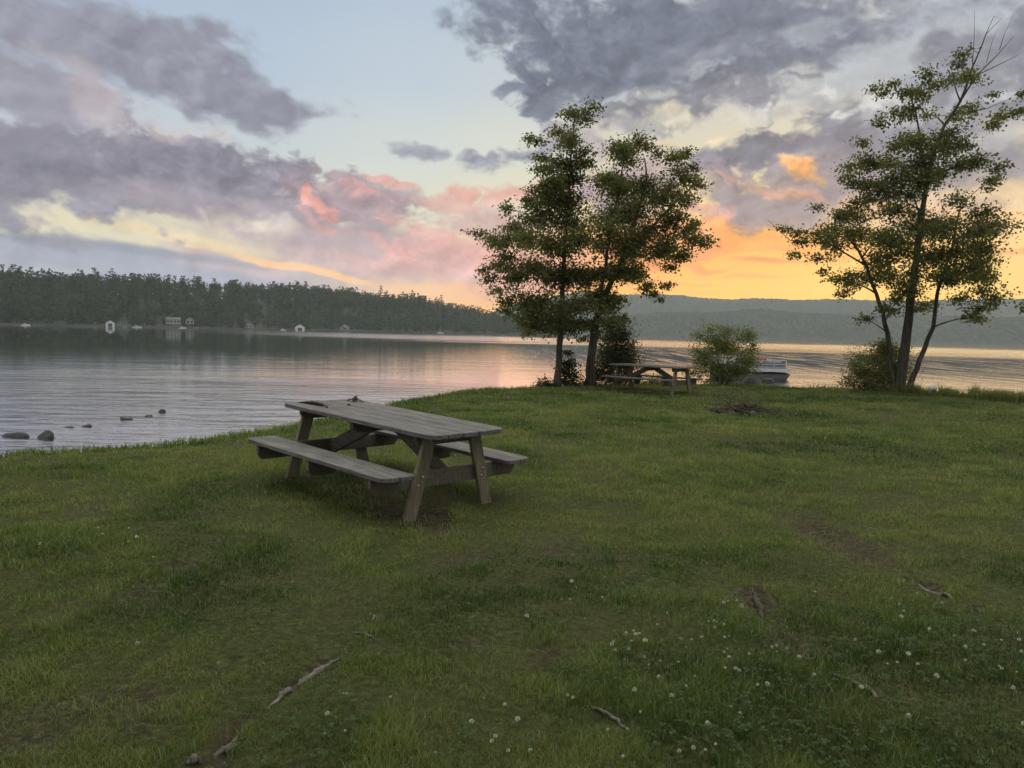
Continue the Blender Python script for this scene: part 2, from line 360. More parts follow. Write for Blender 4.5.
# ---------------------------------------------------------------- material helpers
class NT:
    def __init__(self, name):
        self.m = bpy.data.materials.new(name); self.m.use_nodes = True
        self.t = self.m.node_tree; self.t.nodes.clear()
        self.out = self.t.nodes.new('ShaderNodeOutputMaterial')
    def n(self, typ, **kw):
        x = self.t.nodes.new(typ)
        for k, v in kw.items():
            if k.startswith('i_'):
                key = k[2:].replace('_', ' ')
                x.inputs[int(key) if key.isdigit() else key].default_value = v
            else: setattr(x, k, v)
        return x
    def l(self, a, b): self.t.links.new(a, b)
    def coord(self, scale=(1, 1, 1), kind='Object', rot=(0, 0, 0)):
        c = self.n('ShaderNodeTexCoord'); m = self.n('ShaderNodeMapping')
        m.inputs['Scale'].default_value = scale; m.inputs['Rotation'].default_value = rot
        self.l(c.outputs[kind], m.inputs['Vector']); return m.outputs[0]
    def noise(self, vec, scale, detail=4, rough=.55, dist=0):
        x = self.n('ShaderNodeTexNoise'); x.inputs['Scale'].default_value = scale; x.inputs['Detail'].default_value = detail
        x.inputs['Roughness'].default_value = rough; x.inputs['Distortion'].default_value = dist
        if vec is not None: self.l(vec, x.inputs['Vector'])
        return x.outputs['Fac']
    def ramp(self, fac, stops, interp='LINEAR'):
        x = self.n('ShaderNodeValToRGB'); cr = x.color_ramp; cr.interpolation = interp
        while len(cr.elements) < len(stops): cr.elements.new(.5)
        for e, (p, c) in zip(cr.elements, stops): e.position = p; e.color = (*c, 1) if len(c) == 3 else c
        self.l(fac, x.inputs[0]); return x.outputs[0]
    def rng(self, fac, a, b, c, d):
        x = self.n('ShaderNodeMapRange'); self.l(fac, x.inputs[0])
        for i, v in enumerate((a, b, c, d)): x.inputs[i + 1].default_value = v
        return x.outputs[0]
    def mixc(self, fac, a, b, mode='MIX'):
        x = self.n('ShaderNodeMix', data_type='RGBA', blend_type=mode)
        for s, v in ((0, fac), (6, a), (7, b)):
            if isinstance(v, bpy.types.NodeSocket): self.l(v, x.inputs[s])
            else: x.inputs[s].default_value = v if s == 0 else (*v, 1)
        return x.outputs[2]
    def math(self, op, a, b=0.0):
        x = self.n('ShaderNodeMath', operation=op)
        for s, v in ((0, a), (1, b)):
            if isinstance(v, bpy.types.NodeSocket): self.l(v, x.inputs[s])
            else: x.inputs[s].default_value = v
        return x.outputs[0]
    def attr(self, name):
        return self.n('ShaderNodeAttribute', attribute_name=name).outputs['Fac']
    def principled(self, col, rough=.8, bump=None, bstr=.3, bdist=.01, spec=.3, **kw):
        p = self.n('ShaderNodeBsdfPrincipled')
        for s, v in (('Base Color', col), ('Roughness', rough)):
            if isinstance(v, bpy.types.NodeSocket): self.l(v, p.inputs[s])
            else: p.inputs[s].default_value = (*v, 1) if s == 'Base Color' else v
        p.inputs['Specular IOR Level'].default_value = spec
        for k, v in kw.items(): p.inputs[k.replace('_', ' ')].default_value = v
        if bump is not None:
            b = self.n('ShaderNodeBump'); b.inputs['Strength'].default_value = bstr; b.inputs['Distance'].default_value = bdist
            self.l(bump, b.inputs['Height']); self.l(b.outputs[0], p.inputs['Normal'])
        self.l(p.outputs[0], self.out.inputs[0]); return p

def plain(name, col, rough=.7, var=.25, scale=6, metallic=0, spec=.3):
    t = NT(name); c = t.coord(); f = t.noise(c, scale, 5)
    a = tuple(k * (1 - var) for k in col); b = tuple(min(1, k * (1 + var)) for k in col)
    t.principled(t.ramp(f, [(.3, a), (.7, b)]), rough, f, .2, .003, spec, Metallic=metallic)
    return t.m

def leaf_mat(name, cols, trans=.45, tint=(1.25, 1.2, .5), rough=.5):
    """leaf surface: reflects and lets light through; every leaf its own tone (attribute 'tone')"""
    t = NT(name)
    col = t.ramp(t.attr('tone'), [(i / (len(cols) - 1), c) for i, c in enumerate(cols)])
    d = t.n('ShaderNodeBsdfDiffuse'); t.l(col, d.inputs[0])
    tr = t.n('ShaderNodeBsdfTranslucent'); t.l(t.mixc(1.0, col, tint, 'MULTIPLY'), tr.inputs[0])
    m = t.n('ShaderNodeMixShader'); m.inputs[0].default_value = trans
    t.l(d.outputs[0], m.inputs[1]); t.l(tr.outputs[0], m.inputs[2])
    g = t.n('ShaderNodeBsdfGlossy'); g.inputs['Roughness'].default_value = rough; g.inputs[0].default_value = (.5, .5, .5, 1)
    m2 = t.n('ShaderNodeMixShader'); m2.inputs[0].default_value = .04
    t.l(m.outputs[0], m2.inputs[1]); t.l(g.outputs[0], m2.inputs[2]); t.l(m2.outputs[0], t.out.inputs[0])
    return t.m

# ---------------------------------------------------------------- ground: one sheet, lawn above the lake, lake bed beyond
WATER_Z = -0.70
SHORE = [(-200, -60), (-60, -20), (-24, -6), (-13.5, 2.0), (-9.3, 6.3), (-7.9, 7.9), (-6.3, 9.35), (-5.3, 10.4), (-4.2, 11.9), (-3.4, 14.2), (-2.95, 16.4), (-2.44, 18.4),
         (-1.75, 21.2), (-.6, 22.9), (.9, 23.9), (3.2, 25.5), (5.6, 26.9), (7.9, 27.0), (9.6, 26.3), (11.0, 25.5), (12.6, 24.6), (13.6, 23.0), (14.5, 21.3),
         (17, 18.6), (21, 16), (30, 12), (60, -5), (200, -60)]
_S = np.array(SHORE)
def shore_dist(x, y):
    """signed distance to the shore line, positive on land"""
    x = np.asarray(x, np.float64); y = np.asarray(y, np.float64)
    best = np.full(x.shape, 1e18); inside = np.zeros(x.shape, bool)
    P = np.vstack([_S, [(200, -6000), (-200, -6000)]])
    for i in range(len(P)):
        a = P[i]; b = P[(i + 1) % len(P)]; d = b - a
        t = np.clip(((x - a[0]) * d[0] + (y - a[1]) * d[1]) / (d @ d), 0, 1)
        best = np.minimum(best, (x - a[0] - t * d[0]) ** 2 + (y - a[1] - t * d[1]) ** 2)
        c = ((a[1] > y) != (b[1] > y))
        with np.errstate(divide='ignore', invalid='ignore'):
            inside ^= c & (x < (b[0] - a[0]) * (y - a[1]) / (b[1] - a[1] + 1e-12) + a[0])
    return np.where(inside, 1, -1) * np.sqrt(best)

TAB = (-1.249, 7.578)
# bare and thin spots: x, y, long radius, short radius, heading of the long axis (deg), strength
BARE = [(1.53, 4.65, .42, .12, 77, 1.0), (1.50, 3.85, .30, .08, 108, .5), (2.76, 4.88, .40, .12, 95, .95), (2.70, 6.2, 1.0, .24, 92, .74), (3.2, 5.9, .35, .3, 20, .3),
        (-.9, 6.75, .75, .30, 130, .9), (-1.25, 7.4, 1.1, .45, 136, .5), (-.55, 6.25, .25, .3, 90, .6), (-.90, 3.45, .34, .06, 72, .85), (-1.08, 2.84, .22, .10, 60, .9),
        (-1.8, 3.0, .45, .30, 20, .45), (-2.36, 4.4, .4, .2, 10, .35), (-.74, 4.27, .12, .08, 80, .7), (-2.2, 5.12, .16, .10, 10, .75), (-.23, 3.8, .22, .10, 10, .6), (.14, 3.77, .16, .07, 0, .6),
        (.44, 3.16, .20, .04, 130, .6), (-.35, 5.4, .25, .2, 80, .45), (1.6, 3.37, .22, .05, 115, .7), (.78, 7.36, .4, .12, 0, .5), (.35, 5.9, .3, .1, 0, .45),
        (4.98, 16.4, .9, .6, 0, .9), (4.2, 14.7, .9, .2, 0, .5), (2.9, 16.9, 1.2, .25, 0, .5), (6.9, 15.4, 1.0, .3, 160, .5), (.45, 5.6, .25, .2, 0, .4), (.75, 5.05, .2, .12, 20, .45), (-3.3, 6.6, .5, .12, 0, .4), (1.9, 9.5, .8, .2, 0, .35)]
def bare(x, y):
    x = np.asarray(x, np.float64); y = np.asarray(y, np.float64)
    wx = x + (vnoise(x * 5, y * 5, 301) - .5) * .22 + (vnoise(x * 16, y * 16, 302) - .5) * .07
    wy = y + (vnoise(x * 5 + 9, y * 5, 303) - .5) * .22 + (vnoise(x * 16 + 4, y * 16, 304) - .5) * .07
    m = np.zeros(x.shape)
    for cx, cy_, a, b, h, s in BARE:
        c, sn = math.cos(R(h)), math.sin(R(h))
        u = ((wx - cx) * c + (wy - cy_) * sn) / a; v = (-(wx - cx) * sn + (wy - cy_) * c) / b
        m = np.maximum(m, s * sstep(1.35, .55, np.sqrt(u * u + v * v)))
    return m
def ground_z(x, y):
    x = np.asarray(x, np.float64); y = np.asarray(y, np.float64)
    sd = shore_dist(x, y) + (vnoise(x * .9, y * .9, 310) - .5) * .5
    z = (fbm(x * .55, y * .55, 311, 3) - .5) * .10 + (fbm(x * 2.3, y * 2.3, 315, 3) - .5) * .045
    g = np.exp(-((x - TAB[0]) ** 2 + (y - TAB[1]) ** 2) / 7)
    z = z * (1 - .75 * g) + g * (.017 - .027 * (x - TAB[0]) + .025 * (y - TAB[1]))
    near = sstep(40, 12, np.hypot(x, y))
    z = z * (.35 + .65 * near) - .035 * sstep(.3, .9, bare(x, y)) * (np.hypot(x, y) < 30)
    z = z - sstep(1.6, -.2, sd) * .10 - sstep(.15, -1.3, sd) * .85 - sstep(-1, -14, sd) * 1.4 - sstep(-10, -60, sd) * 4
    return z
def gz(x, y): return float(ground_z(np.array([x]), np.array([y]))[0])

def build_ground():
    def axis(lo, hi, fine_lo, fine_hi):
        a = [np.arange(fine_lo, fine_hi, .09), np.arange(lo, fine_lo, .4), np.arange(fine_hi, hi, .4),
             [-3900, -2400, -1200, -500, -220, -110, -70, 70, 110, 220, 500, 1200, 2400, 3900]]
        a = np.unique(np.concatenate(a).round(3)); return a
    xs = axis(-45, 45, -7, 8); ys = axis(-30, 45, 1.8, 12.5)
    X, Y = np.meshgrid(xs, ys); Z = ground_z(X.ravel(), Y.ravel())
    nx = len(xs); V = np.stack([X.ravel(), Y.ravel(), Z], 1)
    i = (np.arange(len(ys) - 1)[:, None] * nx + np.arange(nx - 1)[None]).ravel()
    Q = np.stack([i, i + 1, i + nx + 1, i + nx], 1)
    t = NT('soil_and_thatch'); c = t.coord()
    n1 = t.noise(c, 1.3, 5); n2 = t.noise(c, 24, 6, .65); n3 = t.noise(c, 5, 5)
    moss = t.ramp(n2, [(.3, (.018, .021, .007)), (.5, (.040, .047, .013)), (.72, (.085, .088, .030))])
    soil = t.ramp(n2, [(.32, (.012, .010, .006)), (.5, (.034, .028, .016)), (.68, (.095, .082, .052))])
    b = t.math('ADD', t.attr('bare'), t.rng(n3, .56, .72, 0, .55))
    col = t.mixc(t.rng(b, .18, .62, 0, 1), moss, soil)
    col = t.mixc(t.rng(n1, .35, .7, 0, .5), col, (.06, .05, .022))
    t.principled(col, .95, n2, .8, .02, .1)
    me = fast_mesh('ground', V, Q, t.m, {'bare': bare(V[:, 0], V[:, 1])}, True)
    tag(link('ground', me), 'grassy lawn on a point of land running down to the lake', 'lawn', kind='structure')
build_ground()

# ---------------------------------------------------------------- lake
def build_water():
    t = NT('lake_water'); c = t.coord()
    geo = t.n('ShaderNodeNewGeometry'); sep = t.n('ShaderNodeSeparateXYZ'); t.l(geo.outputs['Position'], sep.inputs[0])
    dist = t.math('SQRT', t.math('ADD', t.math('MULTIPLY', sep.outputs[0], sep.outputs[0]), t.math('MULTIPLY', sep.outputs[1], sep.outputs[1])))
    # wind lanes: long streaks of smooth and ruffled water
    lane = t.noise(t.coord((.012, .05, 1), rot=(0, 0, R(8))), 1.0, 4, .55, .6)
    w1 = t.noise(t.coord((.55, 1.5, 1), rot=(0, 0, R(-14))), 1.0, 3, .5, .5)
    w2 = t.noise(t.coord((1.6, 4.2, 1), rot=(0, 0, R(10))), 1.0, 4, .6, .3)
    w3 = t.noise(t.coord((.12, .3, 1), rot=(0, 0, R(4))), 1.0, 2, .5, .5)
    h = t.math('ADD', t.math('ADD', t.math('MULTIPLY', w1, 1.0), t.math('MULTIPLY', w2, .5)), t.math('MULTIPLY', w3, 2.2))
    # calm band that mirrors the shore, ruffled bands before and behind it
    side = t.rng(t.math('DIVIDE', sep.outputs[0], dist), -.45, .15, .60, 1.0)
    dd = t.math('MULTIPLY', t.math('MULTIPLY', dist, side), t.rng(lane, .3, .7, .72, 1.28))
    ruf = t.ramp(t.rng(dd, 0, 500, 0, 1), [(0, (1, 1, 1)), (.028, (1,) * 3), (.046, (.30,) * 3), (.066, (.09,) * 3), (.28, (.08,) * 3), (.34, (1,) * 3), (.66, (1,) * 3), (.72, (.3,) * 3)])
    ruf = t.math('MULTIPLY', ruf, t.math('MAXIMUM', t.rng(t.math('DIVIDE', sep.outputs[0], dist), -.46, -.22, .10, 1), t.rng(dd, 40, 60, 1, 0)))
    chop = t.rng(t.math('DIVIDE', sep.outputs[0], dist), .05, .28, 0, .55)
    wav = t.math('MAXIMUM', ruf, chop)
    bmp = t.n('ShaderNodeBump'); bmp.inputs['Distance'].default_value = .10
    t.l(t.math('MULTIPLY', wav, t.math('MULTIPLY', t.rng(dist, 14, 45, .45, .9), t.rng(dist, 60, 250, 1, .33))), bmp.inputs['Strength']); t.l(h, bmp.inputs['Height'])
    rough = t.math('MULTIPLY', t.rng(dist, 15, 250, .05, .14), t.math('ADD', t.math('MULTIPLY', ruf, .85), .15))
    p = t.principled((.012, .018, .020), rough, spec=.5)
    p.inputs['IOR'].default_value = 1.34
    t.l(bmp.outputs[0], p.inputs['Normal'])
    # open water to the right: belt of chop, its grey reflection painted in below
    right = t.rng(t.math('DIVIDE', sep.outputs[0], dist), -.02, .16, 0, 1)
    belt = t.ramp(t.rng(t.math('MULTIPLY', dist, t.rng(lane, .3, .7, .86, 1.14)), 0, 250, 0, 1), [(.19, (0, 0, 0)), (.29, (1, 1, 1)), (.52, (1, 1, 1)), (.60, (0, 0, 0))])
    speck = t.noise(t.coord((1.5, .085, 1)), 1.0, 3, .65)
    rough = t.math('ADD', rough, t.math('MULTIPLY', t.math('MULTIPLY', belt, right), t.rng(speck, .38, .62, .0, .08)))
    t.l(rough, p.inputs['Roughness'])
    g = t.n('ShaderNodeBsdfGlossy'); g.inputs[0].default_value = (.92, .93, .93, 1); t.l(rough, g.inputs['Roughness']); t.l(bmp.outputs[0], g.inputs['Normal'])
    mx = t.n('ShaderNodeMixShader'); mx.inputs[0].default_value = .88
    t.l(p.outputs[0], mx.inputs[1]); t.l(g.outputs[0], mx.inputs[2])
    # flat dark colour paints the chop's weak reflection; speckled gaps leave the glints
    chop_dark = t.n('ShaderNodeBsdfDiffuse'); chop_dark.inputs[0].default_value = (.046, .056, .066, 1)
    m3 = t.n('ShaderNodeMixShader'); t.l(t.math('MULTIPLY', t.math('MULTIPLY', belt, right), t.rng(speck, .50, .62, .97, .12)), m3.inputs[0])
    t.l(mx.outputs[0], m3.inputs[1]); t.l(chop_dark.outputs[0], m3.inputs[2]); t.l(m3.outputs[0], t.out.inputs[0])
    me = bpy.data.meshes.new('lake'); s = 3900
    me.from_pydata([(-s, -s, WATER_Z), (s, -s, WATER_Z), (s, s, WATER_Z), (-s, s, WATER_Z)], [], [(0, 1, 2, 3)]); me.materials.append(t.m)
    tag(link('lake', me), 'calm lake reflecting the sunset sky', 'lake', kind='structure')
build_water()

# ---------------------------------------------------------------- far shore, wood and hills
FSH = np.array([(-1500, 120), (-900, 250), (-560, 360), (-310, 465), (-230, 560), (-143, 678), (-60, 770), (5, 850), (60, 960), (90, 1200)], float)
_fl = np.concatenate([[0], np.cumsum(np.hypot(*np.diff(FSH, axis=0).T))])
def far_pt(s, d):
    """point s metres along the far shore, d metres inland"""
    s = np.asarray(s, float); x = np.interp(s, _fl, FSH[:, 0]); y = np.interp(s, _fl, FSH[:, 1])
    e = 15.0
    tx = np.interp(s + e, _fl, FSH[:, 0]) - np.interp(s - e, _fl, FSH[:, 0]); ty = np.interp(s + e, _fl, FSH[:, 1]) - np.interp(s - e, _fl, FSH[:, 1])
    n = np.hypot(tx, ty) + 1e-9
    return x - ty / n * d, y + tx / n * d
def far_z(s, d):
    s = np.asarray(s, float); d = np.asarray(d, float)
    rise = np.interp(s, [0, 1100, 1380, 1600, 1750, 2050], [26, 20, 27, 30, 27, 8])
    return WATER_Z - .6 + 1.6 * sstep(-4, 4, d) + rise * sstep(10, 190, d) + (fbm(s / 60, d / 60, 330, 3) - .5) * 7 * sstep(20, 80, d)

def build_far_shore():
    S = np.linspace(700, _fl[-1] - 1, 150); D = np.concatenate([[-8, -3, 0, 3, 8, 16], np.linspace(30, 300, 16), [420]])
    SS, DD = np.meshgrid(S, D); X, Y = far_pt(SS.ravel(), DD.ravel()); Z = far_z(SS.ravel(), DD.ravel()); Z[-len(S):] = -8; 
    nx = len(S); i = (np.arange(len(D) - 1)[:, None] * nx + np.arange(nx - 1)[None]).ravel()
    t = NT('forest_floor'); f = t.noise(t.coord(), .12, 6)
    t.principled(t.ramp(f, [(.3, (.012, .016, .008)), (.7, (.028, .032, .018))]), .95)
    tag(link('far_shore', fast_mesh('far_shore', np.stack([X, Y, Z], 1), np.stack([i, i + 1, i + nx + 1, i + nx], 1), t.m, None, True)), 'low wooded shore across the lake on the left', 'far shore', kind='structure')
build_far_shore()

def tree_cards(kind, seed):
    """a far tree of leaf masses: vertices, quads, tone per vertex"""
    r = np.random.default_rng(seed); V = []; T = []
    if kind == 'pine':
        H = r.uniform(17, 25); n = 120; z = H * (.06 + .94 * r.random(n) ** .9); z[:4] = H * np.array([1, .97, .94, .9])
        lay = np.round(z / 1.7) * 1.7 * .35 + z * .65
        k = np.maximum(1 - (z / H - .16) / .84, .26)
        rad = (H * .17) * np.minimum(1, k ** .6 * .98 + .05) * r.uniform(.2, 1.0, n) * (1 + .35 * np.sin(lay * 2 + r.uniform(0, 6)))
        z = lay; size = .6 + .95 * k * r.uniform(.6, 1.2, n); flat = .9
    elif kind == 'white_pine':
        H = r.uniform(21, 29); n = 130; z = H * (.3 + .7 * r.random(n)); lay = np.round(z / 2.6) * 2.6; z = lay * .45 + z * .55
        k = np.clip(1.08 - (z / H - .3) / .7, .16, 1)
        rad = H * .16 * np.sqrt(k) * r.uniform(.15, 1, n); size = r.uniform(.7, 1.4, n) * (.5 + .6 * k); flat = .7
    else:
        H = r.uniform(15, 22); n = 140; u = r.normal(size=(n, 3)); u /= np.linalg.norm(u, axis=1)[:, None]
        q = r.uniform(.5, 1, n); lump = 1 + .22 * np.sin(u[:, 0] * 5 + r.uniform(0, 6)) + .2 * np.sin(u[:, 2] * 6 + r.uniform(0, 6))
        z = H * .52 + u[:, 2] * H * .48 * q * lump; rad = None; size = r.uniform(.8, 1.7, n); flat = .8
    for i in range(n):
        a = r.uniform(0, 2 * math.pi)
        if rad is None: c = np.array([u[i, 0] * H * .3 * q[i] * lump[i], u[i, 1] * H * .3 * q[i] * lump[i], z[i]])
        else: c = np.array([math.cos(a) * rad[i], math.sin(a) * rad[i], z[i]])
        nrm = r.normal(size=3); nrm[2] += .3; nrm /= np.linalg.norm(nrm)
        t1 = np.cross(nrm, r.normal(size=3)); t1 /= np.linalg.norm(t1); t2 = np.cross(nrm, t1)
        s = size[i]
        for t_, s_ in ((0, 1.0), (1, .75)):
            th0 = r.uniform(0, 6.28)
            off = r.normal(size=3) * s * .45 * t_
            for kk in range(4):
                th = th0 + kk * math.pi / 2; rr = s * s_ * r.uniform(.55, 1.15)
                V.append(c + off + t1 * math.cos(th) * rr + t2 * math.sin(th) * rr * .8)
            T += [r.random()] * 4
    # trunk: a thin cross-shaped stem
    for a in (0, math.pi / 2):
        w = .22; top = H * .9
        V += [np.array([-w * math.cos(a), -w * math.sin(a), -1]), np.array([w * math.cos(a), w * math.sin(a), -1]), np.array([.05, 0, top]), np.array([-.05, 0, top])]
        T += [-1] * 4
    V = np.array(V); return V, np.arange(len(V)).reshape(-1, 4), np.array(T)

def build_forest():
    t = NT('far_leaves'); tone = t.attr('tone'); oi = t.n('ShaderNodeObjectInfo')
    base = t.ramp(tone, [(0, (.020, .037, .020)), (.5, (.032, .056, .027)), (1, (.048, .077, .036))])
    lite = t.ramp(tone, [(0, (.038, .056, .026)), (.5, (.056, .078, .034)), (1, (.078, .098, .044))])
    col = t.mixc(t.attr('pale'), base, lite)
    col = t.mixc(t.math('LESS_THAN', tone, -.5), col, (.07, .06, .05))
    d = t.n('ShaderNodeBsdfDiffuse'); t.l(col, d.inputs[0]); tr = t.n('ShaderNodeBsdfTranslucent'); t.l(col, tr.inputs[0])
    m = t.n('ShaderNodeMixShader'); m.inputs[0].default_value = .25; t.l(d.outputs[0], m.inputs[1]); t.l(tr.outputs[0], m.inputs[2]); t.l(m.outputs[0], t.out.inputs[0])
    kinds = [('pine', i) for i in range(5)] + [('white_pine', i + 10) for i in range(4)] + [('round', i + 20) for i in range(5)]
    data = [tree_cards(k, 400 + i) for k, i in kinds]
    meshes = []
    for (k, i), (V, Q, T) in zip(kinds, data):
        pale = np.full(len(V), {'pine': .12, 'white_pine': .0, 'round': .75}[k])
        meshes.append(fast_mesh(k, V, Q, t.m, {'tone': T, 'pale': pale}))
    # the nearest row along the water: a tree each
    r = np.random.default_rng(77)
    s0, s1 = 985, 1960
    cand = []
    s = s0
    while len(cand) < 300 and s < s1:
        cand.append((s, r.uniform(3, 34))); s += r.uniform(1.6, 5.2)
    for s, d in cand:
        k = r.choice(len(kinds), p=[.085] * 5 + [.0] * 4 + [.115] * 5)
        x, y = far_pt(s, d); z = float(far_z(s, d)); sc = r.uniform(.55, .95)
        az = math.degrees(math.atan2(float(x), float(y)))
        if (-24.7 < az < -22.1 or -19.4 < az < -18.4 or -12.8 < az < -11.8) and d < 24: continue     # the house lots are open to the water
        o = link('pine_tree' if k < 9 else 'leafy_tree', meshes[k], None, (float(x), float(y), z - .2))
        o.rotation_euler = (0, 0, r.uniform(0, 6.28)); o.scale = (sc * r.uniform(.9, 1.15),) * 2 + (sc,)
        if k < 9: tag(o, 'dark evergreen tree in the first row of the wood along the far left shore', 'pine tree', 'evergreens lining the far left shore')
        else: tag(o, 'round leafy tree in the first row of the wood along the far left shore', 'tree', 'leafy trees lining the far left shore')
    # the wood behind them reads as one mass
    VV = []; TT = []; PP = []
    N = 1750
    ss = r.uniform(880, s1 + 40, N); dd = 26 + 235 * r.random(N) ** .8
    for s, d in zip(ss, dd):
        k = r.choice(len(kinds), p=[.10] * 5 + [.015] * 4 + [.088] * 5)
        V, Q, T = data[k]; a = r.uniform(0, 6.28); sc = r.uniform(.7, 1.05); w = sc * r.uniform(.9, 1.2)
        c, sn = math.cos(a), math.sin(a); x, y = far_pt(s, d); z = float(far_z(s, d))
        VV.append(np.stack([x + (V[:, 0] * c - V[:, 1] * sn) * w, y + (V[:, 0] * sn + V[:, 1] * c) * w, z + V[:, 2] * sc], 1))
        TT.append(np.where(T < -.5, T, np.clip(T * .75 + r.uniform(-.25, .5), 0, 1))); PP.append(np.full(len(V), np.clip({'pine': .1, 'white_pine': 0, 'round': .7}[kinds[k][0]] + r.uniform(-.1, .15), 0, 1)))
    V = np.concatenate(VV); me = fast_mesh('forest', V, np.arange(len(V)).reshape(-1, 4), t.m, {'tone': np.concatenate(TT), 'pale': np.concatenate(PP)})
    tag(link('forest', me), 'dark mixed wood filling the slope behind the far left shore', 'forest', kind='stuff')
build_forest()

def build_hills():
    t = NT('wooded_hill'); c = t.coord()
    f = t.noise(c, .035, 6, .7); g = t.noise(c, .004, 4)
    col = t.ramp(f, [(.3, (.012, .017, .011)), (.55, (.024, .032, .017)), (.75, (.050, .056, .028))])
    t.principled(t.mixc(t.rng(g, .4, .62, 0, .6), col, (.036, .043, .023)), .95, spec=.05)
    def ridge(name, base, prof, depth, seed, label):
        """hill mass: base line of (x, y) points, prof heights along it, depth back to the crest"""
        B = np.array(base, float); L = np.concatenate([[0], np.cumsum(np.hypot(*np.diff(B, axis=0).T))])
        n = 520; s = np.linspace(0, L[-1], n); x = np.interp(s, L, B[:, 0]); y = np.interp(s, L, B[:, 1]); h = np.interp(s / L[-1], np.linspace(0, 1, len(prof)), prof)
        h = h + (fbm(s / 420, s * 0, seed, 4) - .5) * 34
        D = np.linspace(0, 1.5, 60); rr = np.random.default_rng(seed)
        X = x[None] + 0 * D[:, None]; Y = y[None] + D[:, None] * depth
        f = np.where(D < 1, np.sin(np.clip(D, 0, 1) * math.pi / 2) ** 1.15, 1 - (D - 1) ** 2 * .7)[:, None]
        Z = WATER_Z - 3 + f * (h[None] + 3) + (fbm(X / 160, Y / 160, seed + 5, 4) - .5) * 40 * np.clip(D * 2, 0, 1)[:, None] * np.clip(1.25 - D, .25, 1)[:, None]
        Z += rr.uniform(0, 9, Z.shape) * np.clip(D * 12, 0, 1)[:, None]
        i = (np.arange(len(D) - 1)[:, None] * n + np.arange(n - 1)[None]).ravel()
        me = fast_mesh(name, np.stack([X.ravel(), Y.ravel(), Z.ravel()], 1), np.stack([i, i + 1, i + n + 1, i + n], 1), t.m, None, False)
        tag(link(name, me), label, 'hills', kind='structure')
    ridge('hills', [(-60, 1750), (700, 1600), (1300, 1480), (2200, 1500)], [25, 45, 66, 72, 66, 58, 64, 80, 100, 110], 600, 341, 'near wooded ridge across the lake on the right')
    ridge('far_hills', [(-250, 2650), (1500, 2500), (3500, 2450)], [40, 120, 172, 176, 172, 170, 168, 172, 178, 190, 205, 215, 220, 220], 850, 351, 'long far ridge below the sunset on the right')
build_hills()

# ---------------------------------------------------------------- air
def build_haze():
    mb = MB(); x0, x1, y0, y1, z0, z1 = -4200, 4200, -4000, 4000, -11, 290
    mb.add([(x0, y0, z0), (x1, y0, z0), (x1, y1, z0), (x0, y1, z0), (x0, y0, z1), (x1, y0, z1), (x1, y1, z1), (x0, y1, z1)],
           [(3, 2, 1, 0), (4, 5, 6, 7), (0, 1, 5, 4), (1, 2, 6, 5), (2, 3, 7, 6), (3, 0, 4, 7)])
    m = bpy.data.materials.new('evening_air'); m.use_nodes = True; nt = m.node_tree; nt.nodes.clear()
    o = nt.nodes.new('ShaderNodeOutputMaterial'); v = nt.nodes.new('ShaderNodeVolumePrincipled')
    v.inputs['Color'].default_value = (.73, .755, .76, 1); v.inputs['Density'].default_value = HAZE; v.inputs['Anisotropy'].default_value = .3
    nt.links.new(v.outputs[0], o.inputs['Volume'])
    h = mb.build('haze', m); tag(h, 'thin evening haze over the lake', 'haze', kind='stuff')
if HAZE: build_haze()

# ---------------------------------------------------------------- grass
def lush(x, y):
    """thick clover and longer grass, 0..1"""
    m = np.zeros(np.shape(x))
    for cx, cy_, a, b, s in [(.75, 3.35, .75, .55, 1), (2.2, 3.9, 1.3, .8, .7), (-.45, 2.9, .45, .35, .75), (1.3, 2.9, .9, .5, .9), (-3.2, 5.3, .9, .6, .6), (.9, 4.4, .4, .4, .5), (3.6, 14.8, 1.6, .9, .8), (5.2, 16.2, 1.6, 1.0, .9)]:
        m = np.maximum(m, s * sstep(1.3, .4, np.hypot((x - cx) / a, (y - cy_) / b)))
    return m

GRASS_COLS = [(.036, .066, .013), (.080, .128, .028), (.134, .182, .047), (.19, .212, .068), (.22, .20, .095), (.32, .27, .16)]

def blades(px, py, h, w, seed, bend=.55, tone=None):
    r = np.random.default_rng(seed); n = len(px)
    z = ground_z(px, py)
    a = r.uniform(0, 2 * np.pi, n); lean = bend * r.random(n) ** .7 * h
    dx, dy = np.cos(a), np.sin(a)
    f = a + np.pi / 2 + r.normal(0, .5, n); wx, wy = np.cos(f) * w / 2, np.sin(f) * w / 2
    hz = np.sqrt(np.maximum(h * h - (lean * .9) ** 2, (h * .3) ** 2))
    B = np.stack([px, py, z - .004], 1)
    W = np.stack([wx, wy, 0 * wx], 1); D = np.stack([dx, dy, 0 * dx], 1); K = np.array([0, 0, 1.])
    mid = B + D * (lean * .32)[:, None] + K * (hz * .58)[:, None]
    tip = B + D * lean[:, None] + K * hz[:, None]
    V = np.empty((n, 6, 3), np.float32)
    V[:, 0] = B - W; V[:, 1] = B + W; V[:, 2] = mid + W * .8; V[:, 3] = mid - W * .8; V[:, 4] = tip + W * .12; V[:, 5] = tip - W * .12
    i = np.arange(n)[:, None] * 6
    Q = np.stack([i + [0, 1, 2, 3], i + [3, 2, 4, 5]], 1).reshape(-1, 4)
    return V.reshape(-1, 3), Q, np.repeat(tone, 6)

def grass_material(name='grass_blades', cols=GRASS_COLS):
    return leaf_mat(name, cols, .40, (1.25, 1.25, .55), .45)

